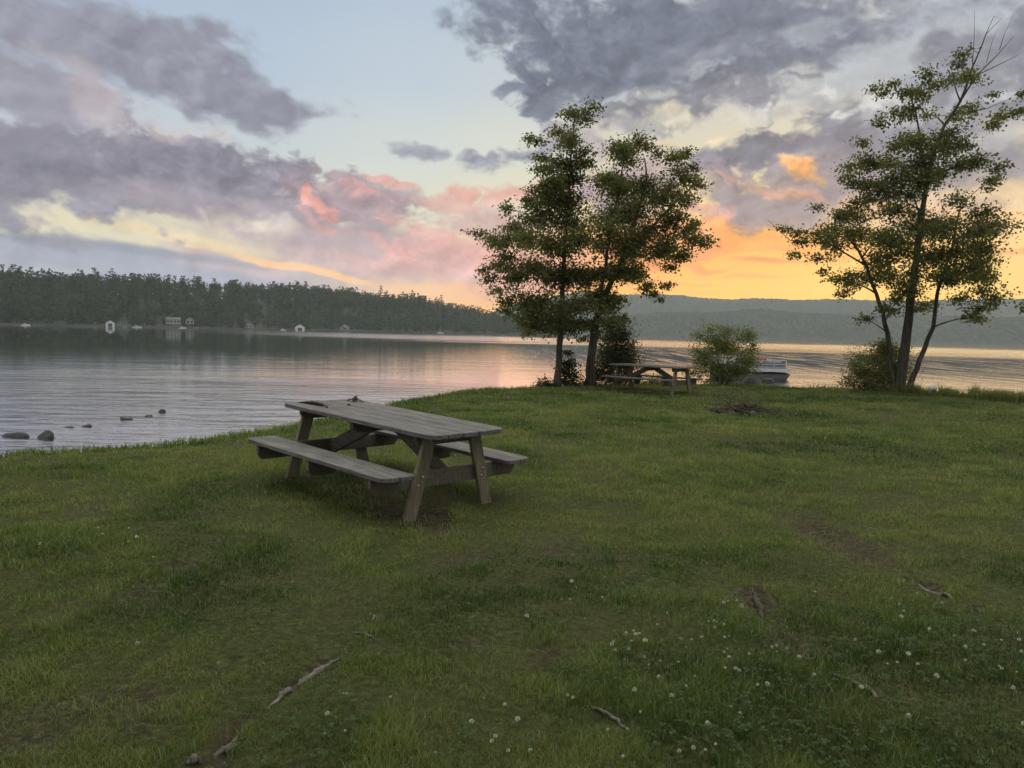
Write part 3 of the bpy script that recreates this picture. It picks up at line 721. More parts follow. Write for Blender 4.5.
def build_grass():
    r = np.random.default_rng(5)
    mat = grass_material()
    VV, QQ, TT = [], [], []; off = 0
    def emit(px, py, h, w, seed, bend, tone):
        nonlocal off
        V, Q, T = blades(px, py, h, w, seed, bend, tone); VV.append(V); QQ.append(Q + off); TT.append(T); off += len(V)
    # rings by distance from the path: fewer and wider blades with distance
    rings = [(1.7, 3.4, 11500, .0032), (3.4, 5, 7600, .0040), (5, 7.5, 4300, .0055), (7.5, 11, 2300, .0075), (11, 17, 1150, .011), (17, 30, 560, .016)]
    for k, (a, b, dens, w) in enumerate(rings):
        x0, x1 = -b * .80 - 3, b * .80 + 3
        n = int((x1 - x0) * (b - a * .6) * dens)
        px = r.uniform(x0, x1, n); py = r.uniform(a * .6, b, n)
        d = np.hypot(px, py); ok = (d >= a) & (d < b) & (np.abs(px) < py * .74 + 2.9)
        px, py = px[ok], py[ok]
        sd = shore_dist(px, py); ok = sd > -.25; px, py, sd = px[ok], py[ok], sd[ok]
        bn = bare(px, py); thin = fbm(px * 1.9, py * 1.9, 520, 4); lu = lush(px, py)
        keep = r.random(len(px)) < np.clip(1.0 - bn * 1.05, .03, 1) * np.clip(.45 + (thin - .33) * 2.6 + lu * .5, .22, 1)
        px, py, sd, bn, lu, thin = px[keep], py[keep], sd[keep], bn[keep], lu[keep], thin[keep]
        tuft = fbm(px * 4.5, py * 4.5, 530, 3); big = fbm(px * .5, py * .5, 540, 3)
        edge = sstep(.55, .1, sd) 
        h = (.014 + .050 * sstep(.3, .78, tuft) + .016 * sstep(.4, .7, big) + .026 * lu) * r.uniform(.55, 1.25, len(px)) + edge * r.uniform(.0, .10, len(px))
        h *= .86 + .25 * (k >= 3)
        hue = fbm(px * 1.1, py * 1.1, 550, 4)
        patch = fbm(px * .33, py * .45, 580, 4); tone = .28 + (hue - .5) * 1.0 + (patch - .5) * .8 + (tuft - .5) * .55 + r.normal(0, .13, len(px)) - .16 * lu + .10 * sstep(.55, .3, thin) + .16 * bn
        dry = r.random(len(px)) < .035 + .10 * bn + .06 * sstep(.5, .3, thin)
        tone = np.clip(np.where(dry, r.uniform(.62, 1, len(px)), np.clip(tone, 0, .62)), 0, 1)
        emit(px, py, h, w * r.uniform(.6, 1.25, len(px)), 900 + k, .85, tone)
    me = fast_mesh('grass', np.concatenate(VV), np.concatenate(QQ), mat, {'tone': np.concatenate(TT)})
    tag(link('grass', me), 'short uneven green lawn grass with brown and bare spots', 'grass', kind='stuff')
    print('grass blades', off // 6)
    # long grass and weeds along the bank
    VV.clear(); QQ.clear(); TT.clear(); off = 0
    m = 60000
    t = r.random(m) * (len(SHORE) - 1 - 5) + 3
    i = t.astype(int); f = (t - i)[:, None]; P = _S[i] * (1 - f) + _S[i + 1] * f
    px = P[:, 0] + r.normal(0, .42, m); py = P[:, 1] + r.normal(0, .42, m)
    sd = shore_dist(px, py)
    right = sstep(11.2, 12.6, px); back = sstep(-1.2, 2.5, px) * (py > 15)
    amt = np.maximum(np.maximum(right, .35 * back), .10)
    clump = fbm(px * 1.7, py * 1.7, 560, 3)
    ok = (sd > -.7) & (sd < .75) & (r.random(m) < amt * sstep(.25, .55, clump)) & (np.abs(px) < py * .78 + 1)
    px, py, amt, clump = px[ok], py[ok], amt[ok], clump[ok]
    h = (.09 + .38 * amt * clump * sstep(.35, .75, clump) * 1.3) * r.uniform(.5, 1.2, len(px))
    emit(px, py, h, r.uniform(.008, .02, len(px)), 990, .6, np.clip(r.normal(.36, .14, len(px)), 0, .8))
    # two thick bands of it on the right of the big tree
    n = 26000; u = r.random(n); px = 11.7 + u * 5.4 + r.normal(0, .25, n); py = np.interp(px, [11, 12.6, 13.6, 14.5, 17, 21], [25.2, 24.4, 22.8, 21.0, 18.2, 15.6]) - r.uniform(-.3, 1.5, n) ; cl = fbm(px * 1.5, py * 1.5, 563, 3)
    ok = r.random(n) < sstep(.3, .6, cl); px, py, cl = px[ok], py[ok], cl[ok]
    emit(px, py, (.06 + .32 * sstep(.35, .72, cl) ** 1.3) * r.uniform(.5, 1.15, len(px)), r.uniform(.008, .022, len(px)), 991, .6, np.clip(r.normal(.5, .18, len(px)) + (cl - .5) * .5, 0, .9))
    me = fast_mesh('long_grass', np.concatenate(VV), np.concatenate(QQ), mat, {'tone': np.concatenate(TT)})
    tag(link('long_grass', me), 'long unmown grass and weeds along the top of the lake bank', 'long grass', kind='stuff')

def build_clover():
    r = np.random.default_rng(15)
    n = 9000
    px = r.uniform(-2.6, 4.2, n); py = r.uniform(2.4, 6.5, n); lu = lush(px, py); p = fbm(px * 2.2, py * 2.2, 570, 3)
    ok = (r.random(n) < .12 + lu * .9) & (p > .42) & (bare(px, py) < .3); px, py = px[ok], py[ok]; n = len(px)
    z = ground_z(px, py) + r.uniform(.025, .06, n)
    V = []; T = []
    for k in range(3):
        a = r.uniform(0, 6.28, n) * 0 + (np.arange(n) * 2.4) + k * 2.094
        L = r.uniform(.011, .019, n); c, s = np.cos(a), np.sin(a)
        tl = r.normal(0, .25, n)
        def P(u, v, w): return np.stack([px + (c * u - s * v) * L, py + (s * u + c * v) * L, z + w * L + tl * L * u], 1)
        V.append(np.stack([P(.05, 0, 0), P(.6, -.5, .12), P(1.15, 0, .0), P(.6, .5, .12)], 1)); T.append(np.repeat(np.clip(r.normal(.3, .15, n), 0, 1)[:, None], 4, 1))
    V = np.concatenate(V); T = np.concatenate(T).ravel(); V = V.reshape(-1, 3)
    m = leaf_mat('clover_leaf', [(.028, .058, .014), (.050, .088, .022), (.075, .105, .035)], .3)
    me = fast_mesh('clover', V, np.arange(len(V)).reshape(-1, 4), m, {'tone': T})
    tag(link('clover', me), 'low clover leaves among the foreground grass', 'clover', kind='stuff')

    # white flower heads, each a thing
    fm = NT('clover_flower'); nz = fm.noise(fm.coord(), 260, 2)
    p = fm.principled(fm.ramp(nz, [(.35, (.34, .36, .22)), (.6, (.60, .59, .50))]), .7, spec=.2)
    protos = []
    for q in range(4):
        mb = MB(); rr = random.Random(q)
        rad = .0085 + .0012 * q
        # florets: small upward petals round a ball
        for k in range(34):
            ph = math.acos(1 - 1.55 * (k + .5) / 34); th = k * 2.39996
            d = Vector((math.sin(ph) * math.cos(th), math.sin(ph) * math.sin(th), math.cos(ph)))
            s = d.orthogonal().normalized(); b = d.cross(s)
            c = d * rad * .35; t_ = d * rad * rr.uniform(.95, 1.25) + Vector((0, 0, rad * .15)); w = rad * .24
            mb.add([c - s * w * .5, c + s * w * .5, t_ + s * w, t_ + b * w * .5, t_ - s * w], [(0, 1, 2, 3, 4)])
        mb.tube([(0, 0, -.075), (.004, .002, -.035), (0, 0, -.002)], .0011, 4)
        me = bpy.data.meshes.new('clover_flower'); me.from_pydata(mb.v, [], mb.f)
        st = bpy.data.materials.get('clover_stem') or plain('clover_stem', (.07, .10, .03))
        me.materials.append(fm.m); me.materials.append(st)
        nf = 34
        me.polygons.foreach_set('material_index', [0 if i < nf else 1 for i in range(len(me.polygons))])
        protos.append(me)
    reg = [(.50, 1.20, 3.55, 4.15, 24), (.20, 1.15, 2.75, 3.5, 24), (1.15, 2.7, 2.85, 4.6, 44), (-.75, .1, 2.7, 3.2, 15), (-3.3, -2.7, 5.2, 5.7, 8), (.1, 1.1, 4.1, 5.3, 14), (2.2, 3.4, 3.7, 5.0, 14), (-2.6, -.9, 3.3, 5.6, 5), (.62, .72, 3.85, 4.0, 7)]
    for x0, x1, y0, y1, c in reg:
        for k in range(c):
            x, y = r.uniform(x0, x1), r.uniform(y0, y1)
            if bare(np.array([x]), np.array([y]))[0] > .4: continue
            o = link('clover_flower', protos[int(r.integers(4))], None, (x, y, gz(x, y) + r.uniform(.045, .078)))
            o.rotation_euler = (r.normal(0, .25), r.normal(0, .25), r.uniform(0, 6)); s = r.uniform(.4, .95); o.scale = (s, s, s)
            tag(o, 'small white clover flower standing in the short lawn grass', 'flower', 'white clover flowers in the lawn')
build_grass()
build_clover()

# ---------------------------------------------------------------- picnic tables
def wood_mat(name, light, dark, scale=1.0, axis=0):
    """weathered plank: grain runs along the board"""
    t = NT(name); sc = [2.2, 26, 26]; sc = sc if axis == 0 else [26, 26, 2.2]
    c = t.coord(tuple(k * scale for k in sc)); g = t.noise(c, 1.6, 7, .65, .4); c2 = t.coord(); b = t.noise(c2, 3.2, 4)
    f = t.noise(t.coord((3, 60, 60) if axis == 0 else (60, 60, 3)), 2.5, 3)
    col = t.ramp(g, [(.28, dark), (.52, tuple((a + b_) / 2 for a, b_ in zip(light, dark))), (.72, light)])
    col = t.mixc(t.rng(b, .45, .75, 0, .45), col, tuple(k * .6 for k in dark))
    col = t.mixc(t.rng(f, .62, .70, 0, .8), col, tuple(k * .35 for k in dark))
    t.principled(col, .75, g, .5, .004, .3)
    return t.m
W_TOP = wood_mat('weathered_plank', (.212, .194, .176), (.050, .043, .037))
W_END = wood_mat('weathered_post', (.265, .222, .145), (.100, .082, .052), 1.0, 2)
W_BEAM = wood_mat('weathered_beam', (.195, .165, .118), (.066, .055, .040))
STEEL = plain('bolt_steel', (.55, .54, .52), .35, .2, 40, 1.0)

def plank_set(mb, x0, x1, ys, z0, z1, corner_lo, corner_hi, rr):
    """boards along x side by side; the outer boards have rounded corners where asked"""
    for k, (a, b) in enumerate(ys):
        e0 = rr.uniform(-.004, .004); e1 = rr.uniform(-.004, .004); dz = rr.uniform(-.002, .002)
        def corner(cx, cy_, sx, sy, r, n=5):
            out = []
            for i in range(n + 1):
                th = i / n * math.pi / 2
                out.append((cx + sx * (-r + r * math.sin(th)), cy_ + sy * (-r + r * math.cos(th))))
            return out
        rl = corner_lo if k == 0 else .008; rh = corner_hi if k == len(ys) - 1 else .008
        p = corner(x1 + e1, b, 1, 1, min(rh, (b - a) * .95)) + corner(x1 + e1, a, 1, -1, min(rl, (b - a) * .95))[::-1] + corner(x0 + e0, a, -1, -1, min(rl, (b - a) * .95)) + corner(x0 + e0, b, -1, 1, min(rh, (b - a) * .95))[::-1]
        q = []
        for pt in p:
            if not q or (abs(pt[0] - q[-1][0]) + abs(pt[1] - q[-1][1])) > 1e-4: q.append(pt)
        mb.prism(q, z0 + dz, z1 + dz, None, .004)

def beam_between(mb, a, b, w, th, rot_axis):
    """board from a to b, w wide in its plane, th thick along rot_axis"""
    a = Vector(a); b = Vector(b); d = b - a; L = d.length; d.normalize(); n = Vector(rot_axis).normalized(); s = n.cross(d).normalized(); n = d.cross(s)
    m = Matrix((d, s, n)).transposed()
    mb.box((a + b) / 2, (L, w, th), m)

def make_table(loc, rot, label, seed):
    rr = random.Random(seed)
    root = empty('picnic_table', loc); root.rotation_euler = rot
    tag(root, label, 'picnic table', 'wooden picnic tables on the lawn')
    L, W, H = 2.44, .90, .747
    mb = MB(); n = 5; g = .011; bw = (W - g * (n - 1)) / n
    plank_set(mb, -L / 2, L / 2, [(-W / 2 + i * (bw + g), -W / 2 + i * (bw + g) + bw) for i in range(n)], H - .04, H, .10, .10, rr)
    mb.build('tabletop', W_TOP, root)
    for s in (-1, 1):
        mb = MB(); ys = [(.555, .7185), (.7265, .89)]
        if s < 0: ys = [(-b, -a) for a, b in ys[::-1]]
        plank_set(mb, -1.155, 1.155, ys, .381, .419, .09 if s < 0 else .02, .09 if s > 0 else .02, rr)
        mb.build('bench_seat', W_TOP, root)
    for e in (-1, 1):
        xl = e * .968                                        # legs stand outside the beams
        for s in (-1, 1):
            mb = MB(); beam_between(mb, (xl, s * .468, -.03), (xl, s * .262, H - .045), .128, .042, (1, 0, 0))
            leg = mb.build('leg', W_END, root)
            for z in (.66, .345, .275):
                y = s * (.468 + (.262 - .468) * (z + .03) / (H - .015)) + (.018 if z == .345 else -.012 if z == .275 else 0)
                m2 = MB(); m2.tube([(xl + e * .0205, y, z), (xl + e * .027, y, z), (xl + e * .030, y, z)], [.011, .011, .006], 8); m2.build('bolt', STEEL, leg)
        xb = e * (.968 - .0415)
        mb = MB()                                            # seat beam with cut ends
        M = Matrix.Translation((xb, 0, 0)) @ Matrix.Rotation(R(90), 4, 'Z') @ Matrix.Rotation(R(90), 4, 'X')
        mb.prism([(-.87, .379), (.87, .379), (.87, .29), (.82, .235), (-.82, .235), (-.87, .29)], -.019, .019, M, .004)
        mb.build('seat_beam', W_BEAM, root)
        mb = MB(); mb.prism([(-.40, .7055), (.40, .7055), (.40, .665), (.36, .612), (-.36, .612), (-.40, .665)], -.019, .019, M, .004)
        mb.build('top_cleat', W_BEAM, root)
        mb = MB(); beam_between(mb, (e * .895, .03 * e, .285), (e * .12, .03 * e, .66), .135, .038, (0, 1, 0))
        br = mb.build('brace', W_BEAM, root)
        m2 = MB(); m2.tube([(e * .23, .03 * e - .0195, .60), (e * .23, .03 * e - .027, .60)], [.011, .009], 8); m2.build('bolt', STEEL, br)
    mb = MB(); M = Matrix.Rotation(R(90), 4, 'Z') @ Matrix.Rotation(R(90), 4, 'X')
    mb.prism([(-.41, .7055), (.41, .7055), (.41, .66), (.36, .60), (-.36, .60), (-.41, .66)], -.019, .019, M, .004)
    mb.build('top_cleat', W_BEAM, root)
    for s in (-1, 1):
        mb = MB(); mb.prism([(s * .565, .379), (s * .88, .379), (s * .88, .29), (s * .84, .235), (s * .60, .235), (s * .565, .29)][::s], -.019, .019, M, .004)
        mb.build('bench_cleat', W_BEAM, root)
    return root
T1 = make_table((TAB[0], TAB[1], .017), (0, .037, -.7575), 'large weathered grey picnic table with attached benches standing nearest on the lawn', 1)

def copy_tree(o, parent=None):
    c = o.copy(); COL.objects.link(c); c.parent = parent
    for ch in list(o.children): copy_tree(ch, c)
    return c
T2 = copy_tree(T1); T2.location = (3.94, 21.77, gz(3.94, 21.77) + .01); T2.rotation_euler = (0, 0, R(-44))
T2['label'] = 'small distant picnic table beside the young bushy tree at the water\'s edge'

# odds and ends on the near tabletop
DARKBIT = plain('dark_bark', (.030, .024, .018), .9, .5, 60)
BROWNBIT = plain('dry_leaf', (.085, .055, .035), .85, .5, 60)
def on_table(lx, ly, lz=.747):
    c, s = math.cos(-.7575), math.sin(-.7575)
    return (TAB[0] + c * lx - s * ly, TAB[1] + s * lx + c * ly, .017 + lz - .037 * lx)
def litter(name, label, cat, lx, ly, fn, mat, rz=0):
    mb = MB(); fn(mb); o = mb.build(name, mat, None, on_table(lx, ly)); o.rotation_euler = (0, .037, -.7575 + rz); tag(o, label, cat); return o
def _clump(mb):
    r = random.Random(4)
    for k in range(34):
        a = r.uniform(0, 6.28); q = abs(r.gauss(0, .032)); z = .048 * math.exp(-(q / .04) ** 2) * r.uniform(.2, 1)
        p = Vector((q * math.cos(a) * 1.3, q * math.sin(a), .006 + z)); d = Vector((r.gauss(0, 1), r.gauss(0, 1), r.gauss(0, .5))).normalized() * r.uniform(.012, .03)
        mb.tube([p - d, p + Vector((0, 0, .004)), p + d], [.003, .009, .002], 5)
    mb.tube([(.02, 0, .03), (.03, .004, .06), (.034, .004, .078)], [.004, .003, .0015], 5)
litter('debris_clump', 'small dark brown clump resting near the back edge of the near tabletop', 'debris', -.98, .33, _clump, BROWNBIT)
def _stick(mb):
    r = random.Random(9)
    mb.tube([(-.22, .0, .006), (-.12, .012, .014), (-.02, .004, .022), (.08, -.006, .018), (.18, -.02, .010)], [.004, .014, .020, .016, .005], 6)
    mb.tube([(-.05, .006, .012), (.02, .03, .02), (.06, .045, .018)], [.006, .008, .003], 5)
    mb.tube([(.05, -.004, .012), (.09, .02, .02), (.12, .018, .012)], [.006, .009, .003], 5)
litter('dry_twig', 'thin dark twig lying flat across the far left end of the near tabletop', 'twig', -.90, -.24, _stick, DARKBIT, .25)
def _bit(mb): mb.tube([(-.022, 0, .005), (0, .004, .012), (.02, -.004, .005)], [.003, .011, .004], 6); mb.tube([(-.004, 0, .008), (-.008, .002, .03)], [.005, .003], 5)
litter('bark_scrap', 'tiny dark scrap upright beside the twig on the near tabletop', 'scrap', -.645, -.25, _bit, DARKBIT)
def _bit2(mb): mb.tube([(-.018, 0, .005), (0, .003, .011), (.018, 0, .005)], [.004, .011, .004], 6)
litter('bark_scrap', 'tiny dark crumb lying alone between the twig and the brown clump on the tabletop', 'scrap', -.72, .07, _bit2, DARKBIT, .6)

# ---------------------------------------------------------------- trees
BARK = NT('tree_bark')
_c = BARK.coord((9, 9, 1.6)); _f = BARK.noise(_c, 2.2, 6, .65)
BARK.principled(BARK.ramp(_f, [(.3, (.034, .028, .022)), (.55, (.085, .072, .056)), (.75, (.16, .14, .11))]), .95, _f, .9, .03, .1)
BARK = BARK.m
MAPLE = leaf_mat('maple_leaf', [(.060, .061, .027), (.092, .092, .036), (.126, .125, .047), (.160, .155, .060)], .6, (1.15, 1.2, .5))
PALE = leaf_mat('pale_leaf', [(.080, .098, .030), (.125, .145, .042), (.175, .185, .062)], .52)
DARKL = leaf_mat('dark_leaf', [(.040, .050, .018), (.062, .074, .026), (.090, .102, .036)], .5)

def bez(a, b, lift, n=6, wob=.05, r=random):
    a = Vector(a); b = Vector(b); L = (b - a).length; m = (a + b) / 2 + Vector((r.gauss(0, wob) * L, r.gauss(0, wob) * L, lift * L))
    return [a * (1 - t) ** 2 + m * 2 * t * (1 - t) + b * t * t for t in [i / (n - 1) for i in range(n)]]

def leaf_cloud(pos, dirs, size, seed, tone, droop=.35, width=.8):
    """a folded two-sided leaf at each place"""
    r = np.random.default_rng(seed); n = len(pos)
    d = dirs + r.normal(0, .55, (n, 3)); d[:, 2] -= droop; d /= np.linalg.norm(d, axis=1)[:, None] + 1e-9
    up = np.array([0, 0, 1.]) + r.normal(0, .55, (n, 3)); s = np.cross(d, up); s /= np.linalg.norm(s, axis=1)[:, None] + 1e-9; nn = np.cross(s, d)
    L = (size * r.uniform(.55, 1.35, n))[:, None]; w = L * width / 2
    V = np.empty((n, 5, 3), np.float32)
    V[:, 0] = pos; V[:, 1] = pos + d * L * .45 + s * w + nn * w * .3; V[:, 2] = pos + d * L * .5; V[:, 3] = pos + d * L; V[:, 4] = pos + d * L * .45 - s * w + nn * w * .3
    i = np.arange(n)[:, None] * 5
    F = np.stack([i + [0, 2, 1], i + [1, 2, 3], i + [0, 4, 2], i + [4, 3, 2]], 1).reshape(-1, 3)
    return V.reshape(-1, 3), F, np.repeat(np.clip(tone, 0, 1), 5)

def grow(name, label, cat, base, stems, clumps, seed, mat, group=None, leaf=.082, dens=1.35, depth=.8, flat=.62, dup=True, bare_twigs=(), stem_part='trunk', minlimb=.010, droop=.35, elong=1.0):
    """stems: [(points, r0, r1)]; clumps: (dx, z, radius) seen from the lawn, spread in depth by the crown's own width"""
    r = random.Random(seed); nr = np.random.default_rng(seed)
    bz = gz(*base) - .05
    root = empty(name, (base[0], base[1], bz)); tag(root, label, cat, group)
    nodes = []
    for pts, r0, r1 in stems:
        P = [Vector(p) for p in pts]; Q = []
        for i in range(len(P) - 1):                          # refine with a little wander
            k = max(2, int((P[i + 1] - P[i]).length / .28))
            for j in range(k): Q.append(P[i].lerp(P[i + 1], j / k) + Vector((r.gauss(0, .012), r.gauss(0, .012), 0)))
        Q.append(P[-1]); n = len(Q)
        rad = [r0 + (r1 - r0) * (i / (n - 1)) ** .8 for i in range(n)]
        rad[0] *= 1.35; rad[1] *= 1.12
        mb = MB(); mb.tube(Q, rad, 9, True, .07); mb.build(stem_part, BARK, root)
        nodes += [(q, rd) for q, rd in zip(Q[1:], rad[1:]) if q.z > .25 * max(p.z for p in Q)]
    # depth of each clump
    cl = []
    zs = [c[1] for c in clumps]
    for dx, z, rad in clumps:
        near = [abs(c[0]) for c in clumps if abs(c[1] - z) < .9]; half = max(near) + .1
        y = r.uniform(-1, 1) * depth * math.sqrt(max(half * half - dx * dx, .04))
        cl.append((Vector((dx, y, z)), rad))
        if dup and rad > .3: cl.append((Vector((dx + r.gauss(0, .12), -y * r.uniform(.5, 1) + r.gauss(0, .25), z + r.gauss(0, .12))), rad * .9))
    cl.sort(key=lambda c: (Vector((c[0].x, c[0].y, 0))).length)
    wood = MB(); LP, LD, LT = [], [], []
    for c, rad in cl:
        best = None
        for q, rd in nodes:
            dh = math.hypot(c.x - q.x, c.y - q.y); want = c.z - .45 * dh
            cost = (c - q).length + 1.3 * max(0, q.z - want) + .25 * max(0, want - q.z)
            if best is None or cost < best[0]: best = (cost, q, rd)
        q, rd = best[1], best[2]; L = (c - q).length
        if L > .12:
            pts = bez(q, c, .10 if c.z > q.z else .16, 7, .05, r); r0 = min(rd * .7, minlimb + .012 * L + .02 * rad)
            rr_ = [r0 * (1 - .75 * i / 6) for i in range(7)]; wood.tube(pts, rr_, 6)
            nodes += list(zip(pts[2:], rr_[2:]))
        ax = (c - q); ax.z *= .5; ax = ax.normalized() if ax.length > .05 else Vector((0, 0, 0))
        k = max(5, int(5 + rad * 20)); tone0 = r.gauss(.45, .16)
        for j in range(k):
            u = Vector((r.gauss(0, 1), r.gauss(0, 1), r.gauss(0, .8) + .1)).normalized() * rad * r.uniform(.45, 1.45); u.z *= flat; u += ax * rad * r.uniform(-.9, .75) * elong
            tip = c + u; tp = bez(c - u * .15, tip, .08, 4, .08, r); wood.tube(tp, [.007, .005, .0035, .002], 4, False)
            m = int(dens * (4 + 50 * rad) * r.uniform(.5, 1.4))
            tt = nr.random(m) ** .7
            base_p = np.array([tp[0].lerp(tp[-1], float(t)) for t in tt]); sp = .06 + rad * (.25 if elong else .40)
            base_p += nr.normal(0, 1, (m, 3)) * np.array([sp, sp, sp * .55])
            LP.append(base_p); LD.append(np.repeat(np.array(u.normalized())[None], m, 0)); LT.append(np.clip(nr.normal(tone0, .2, m), 0, 1))
    if wood.v: wood.build('branches', BARK, root)
    if LP:
        V, F, T = leaf_cloud(np.concatenate(LP), np.concatenate(LD), leaf, seed, np.concatenate(LT), droop)
        o = link('crown', fast_mesh('crown', V, F, mat, {'tone': T}, False, 3), root)
    if bare_twigs:
        for pts, r0 in bare_twigs:
            mb = MB(); mb.tube(pts, [r0 * (1 - .8 * i / (len(pts) - 1)) for i in range(len(pts))], 5); mb.build('dead_branch', BARK, root)
    return root

def loc(cs, bx, by, s): return [((a - bx) * s, (by - b) * s, c * s) for a, b, c in cs]
# tall narrow maple on the left of the pair
s = .0119
C1 = [(310,50,26),(345,52,20),(335,75,22),(275,82,20),(300,95,24),(215,120,20),(200,108,12),(240,155,24),(225,180,18),(300,120,30),(330,150,26),(345,170,18),(250,190,26),(290,180,36),(270,215,26),(315,210,36),
      (215,258,26),(240,245,26),(260,250,42),(300,255,48),(150,298,18),(172,318,22),(185,330,24),(205,290,26),(240,300,46),(300,310,56),(70,345,15),(95,352,20),(120,362,24),(150,368,26),(160,345,22),(200,370,42),(260,370,56),(320,370,54),
      (90,440,16),(110,468,20),(130,490,22),(120,420,18),(150,425,30),(170,465,36),(215,440,52),(280,450,58),(330,440,48),(150,520,24),(190,505,42),(240,525,50),(300,530,50),(345,520,40),(150,545,16),(205,595,16),(230,585,24),(265,570,32),(310,565,34),(185,560,20),(220,550,34)]
st = [([(0, 0, 0), (.03, 0, 1.2), (.05, .02, 2.4), (.10, .05, 3.9), (.18, .02, 5.4), (.24, 0, 6.9), (.29, 0, 8.15)], .115, .012)]
grow('maple_tree', 'tall narrow maple with a spire top, left one of the two touching maples', 'tree', (1.38, 23.3), st, loc(C1, 286, 735, s), 21, MAPLE, 'maples on the point', dens=1.6)
# rounder maple leaning right
s = .0118
C2 = [(440,108,28),(465,118,32),(490,125,24),(415,150,34),(450,160,44),(535,165,24),(520,145,12),(590,125,18),(610,118,14),(640,165,18),(660,188,18),(625,150,18),(575,180,28),(610,200,30),(500,195,46),(430,210,52),(395,185,30),(545,235,42),(590,250,36),(470,265,58),(400,270,54),
      (520,310,50),(570,300,38),(590,330,30),(635,300,16),(655,285,12),(600,350,28),(640,345,22),(662,352,12),(610,375,26),(590,400,20),(560,365,34),(500,365,50),(440,350,58),(390,340,56),(475,420,34),(520,425,24),(540,445,18),(510,470,16),(555,462,14),(562,490,11),(535,480,10),(450,430,38),(400,430,52),(360,440,40),(370,490,44),(415,495,36),(440,550,18),(400,555,28),(350,560,26),(425,515,22),(380,590,14),(345,600,14)]
st = [([(0, 0, 0), (.04, 0, .9), (.10, 0, 1.7), (.42, .05, 2.9), (.85, .0, 3.9), (1.25, -.1, 5.2), (1.55, -.1, 6.4), (1.5, -.05, 7.1)], .17, .02),
      ([(.10, .02, 1.7), (.35, .3, 3.2), (.55, .4, 4.6), (.75, .3, 6.0), (.92, .2, 7.3)], .09, .015),
      ([(.85, 0, 3.9), (1.5, -.3, 4.7), (2.3, -.4, 5.6), (2.9, -.4, 6.2), (3.1, -.3, 6.9)], .06, .012)]
grow('maple_tree', 'broad maple leaning right, right one of the two touching maples', 'tree', (2.42, 24.1), st, loc([(363 + (a - 363) * .95, b, c) for a, b, c in C2], 363, 730, s), 22, MAPLE, 'maples on the point', dens=1.55)
# big three stemmed maple on the right
s = .0151
C3 = [(375,42,16),(355,68,16),(340,98,18),(378,85,14),(365,60,12),(250,75,12),(240,95,12),(232,108,13),(275,102,18),(295,118,16),(330,122,18),(225,138,15),(260,138,22),(285,150,18),(215,175,13),(235,182,14),(250,165,16),(375,125,16),(362,160,18),(440,120,16),(468,105,11),(480,122,10),(420,140,10),(420,185,15),(452,162,17),(475,160,14),(440,195,14),(488,150,8),(400,215,16),
      (270,212,24),(300,228,34),(230,238,28),(200,252,22),(185,285,18),(230,290,34),(270,270,40),(310,280,42),(350,232,32),(372,258,28),(410,248,22),(400,280,18),(440,285,12),(462,280,11),(470,292,8),(212,318,20),(180,268,12),(345,215,22),(270,310,28),
      (45,378,12),(68,388,16),(55,408,16),(98,372,16),(138,325,12),(150,352,18),(110,405,22),(148,398,26),(120,440,16),(190,370,30),(112,468,9),(180,418,32),(220,388,38),(228,440,38),(185,478,20),(208,505,14),(240,482,26),(270,400,42),(270,450,40),(172,345,20),(80,430,12),(205,540,12),(235,560,14),(225,345,28),
      (330,340,28),(370,360,34),(400,380,34),(428,388,24),(350,400,42),(390,430,40),(428,428,32),(458,418,14),(452,468,20),(472,500,11),(420,478,34),(440,518,24),(448,558,14),(400,528,28),(370,480,36),(330,470,36),(300,495,30),(300,440,36),(310,380,38),(360,540,16),(262,522,18),(468,445,12),(420,555,16),(300,540,14)]
C3 = [(288 + (a - 288) * .96, b, c) for a, b, c in C3]
st = [([(0, 0, 0), (.10, 0, .8), (.18, 0, 1.9), (.30, 0, 3.8), (.50, .05, 5.9), (.66, .05, 7.2), (1.0, .05, 8.2), (1.4, 0, 8.9), (1.75, 0, 10.0), (2.05, 0, 10.9)], .165, .014),
      ([(-.10, .05, 0), (-.22, .1, .9), (-.34, .15, 1.9), (-.72, .2, 3.1), (-1.2, .2, 4.2), (-1.8, .1, 4.9)], .10, .03),
      ([(.22, -.08, 0), (.55, -.15, 1.1), (.86, -.2, 2.1), (.95, -.2, 3.2), (1.28, -.2, 4.4), (1.45, -.2, 5.6)], .095, .025),
      ([(.55, .05, 6.6), (.35, .1, 7.6), (.1, .1, 8.6), (-.2, .1, 9.4)], .05, .012)]
db = [([(1.4, 0, 8.9), (1.9, .1, 9.7), (2.5, .2, 10.3), (3.0, .2, 10.9)], .03), ([(1.75, 0, 10.0), (2.1, .1, 10.9), (2.55, .1, 11.4)], .018), ([(1.9, .1, 9.7), (2.7, .0, 10.1), (3.15, .0, 10.35)], .016), ([(2.05, 0, 10.9), (2.25, 0, 11.4), (2.45, 0, 11.35)], .010),
      ([(1.7, 0, 9.9), (1.75, .1, 10.9), (1.72, .1, 11.6)], .012), ([(2.6, .2, 10.5), (2.75, .25, 11.0), (3.0, .2, 11.6)], .011), ([(1.2, 0, 8.5), (2.0, -.3, 8.6), (2.7, -.4, 8.9)], .02), ([(2.2, .15, 10.1), (2.3, .1, 10.7), (2.45, .1, 11.1)], .009),
      ([(-1.0, .2, 3.9), (-2.2, .3, 4.6), (-3.4, .4, 4.7), (-4.1, .4, 5.3)], .03)]
grow('maple_tree', 'large maple with three stems from one base and bare dead twigs at its top', 'tree', (11.9, 23.7), st, loc(C3, 288, 715, s), 23, MAPLE, 'maples on the point', dens=1.45, bare_twigs=db)

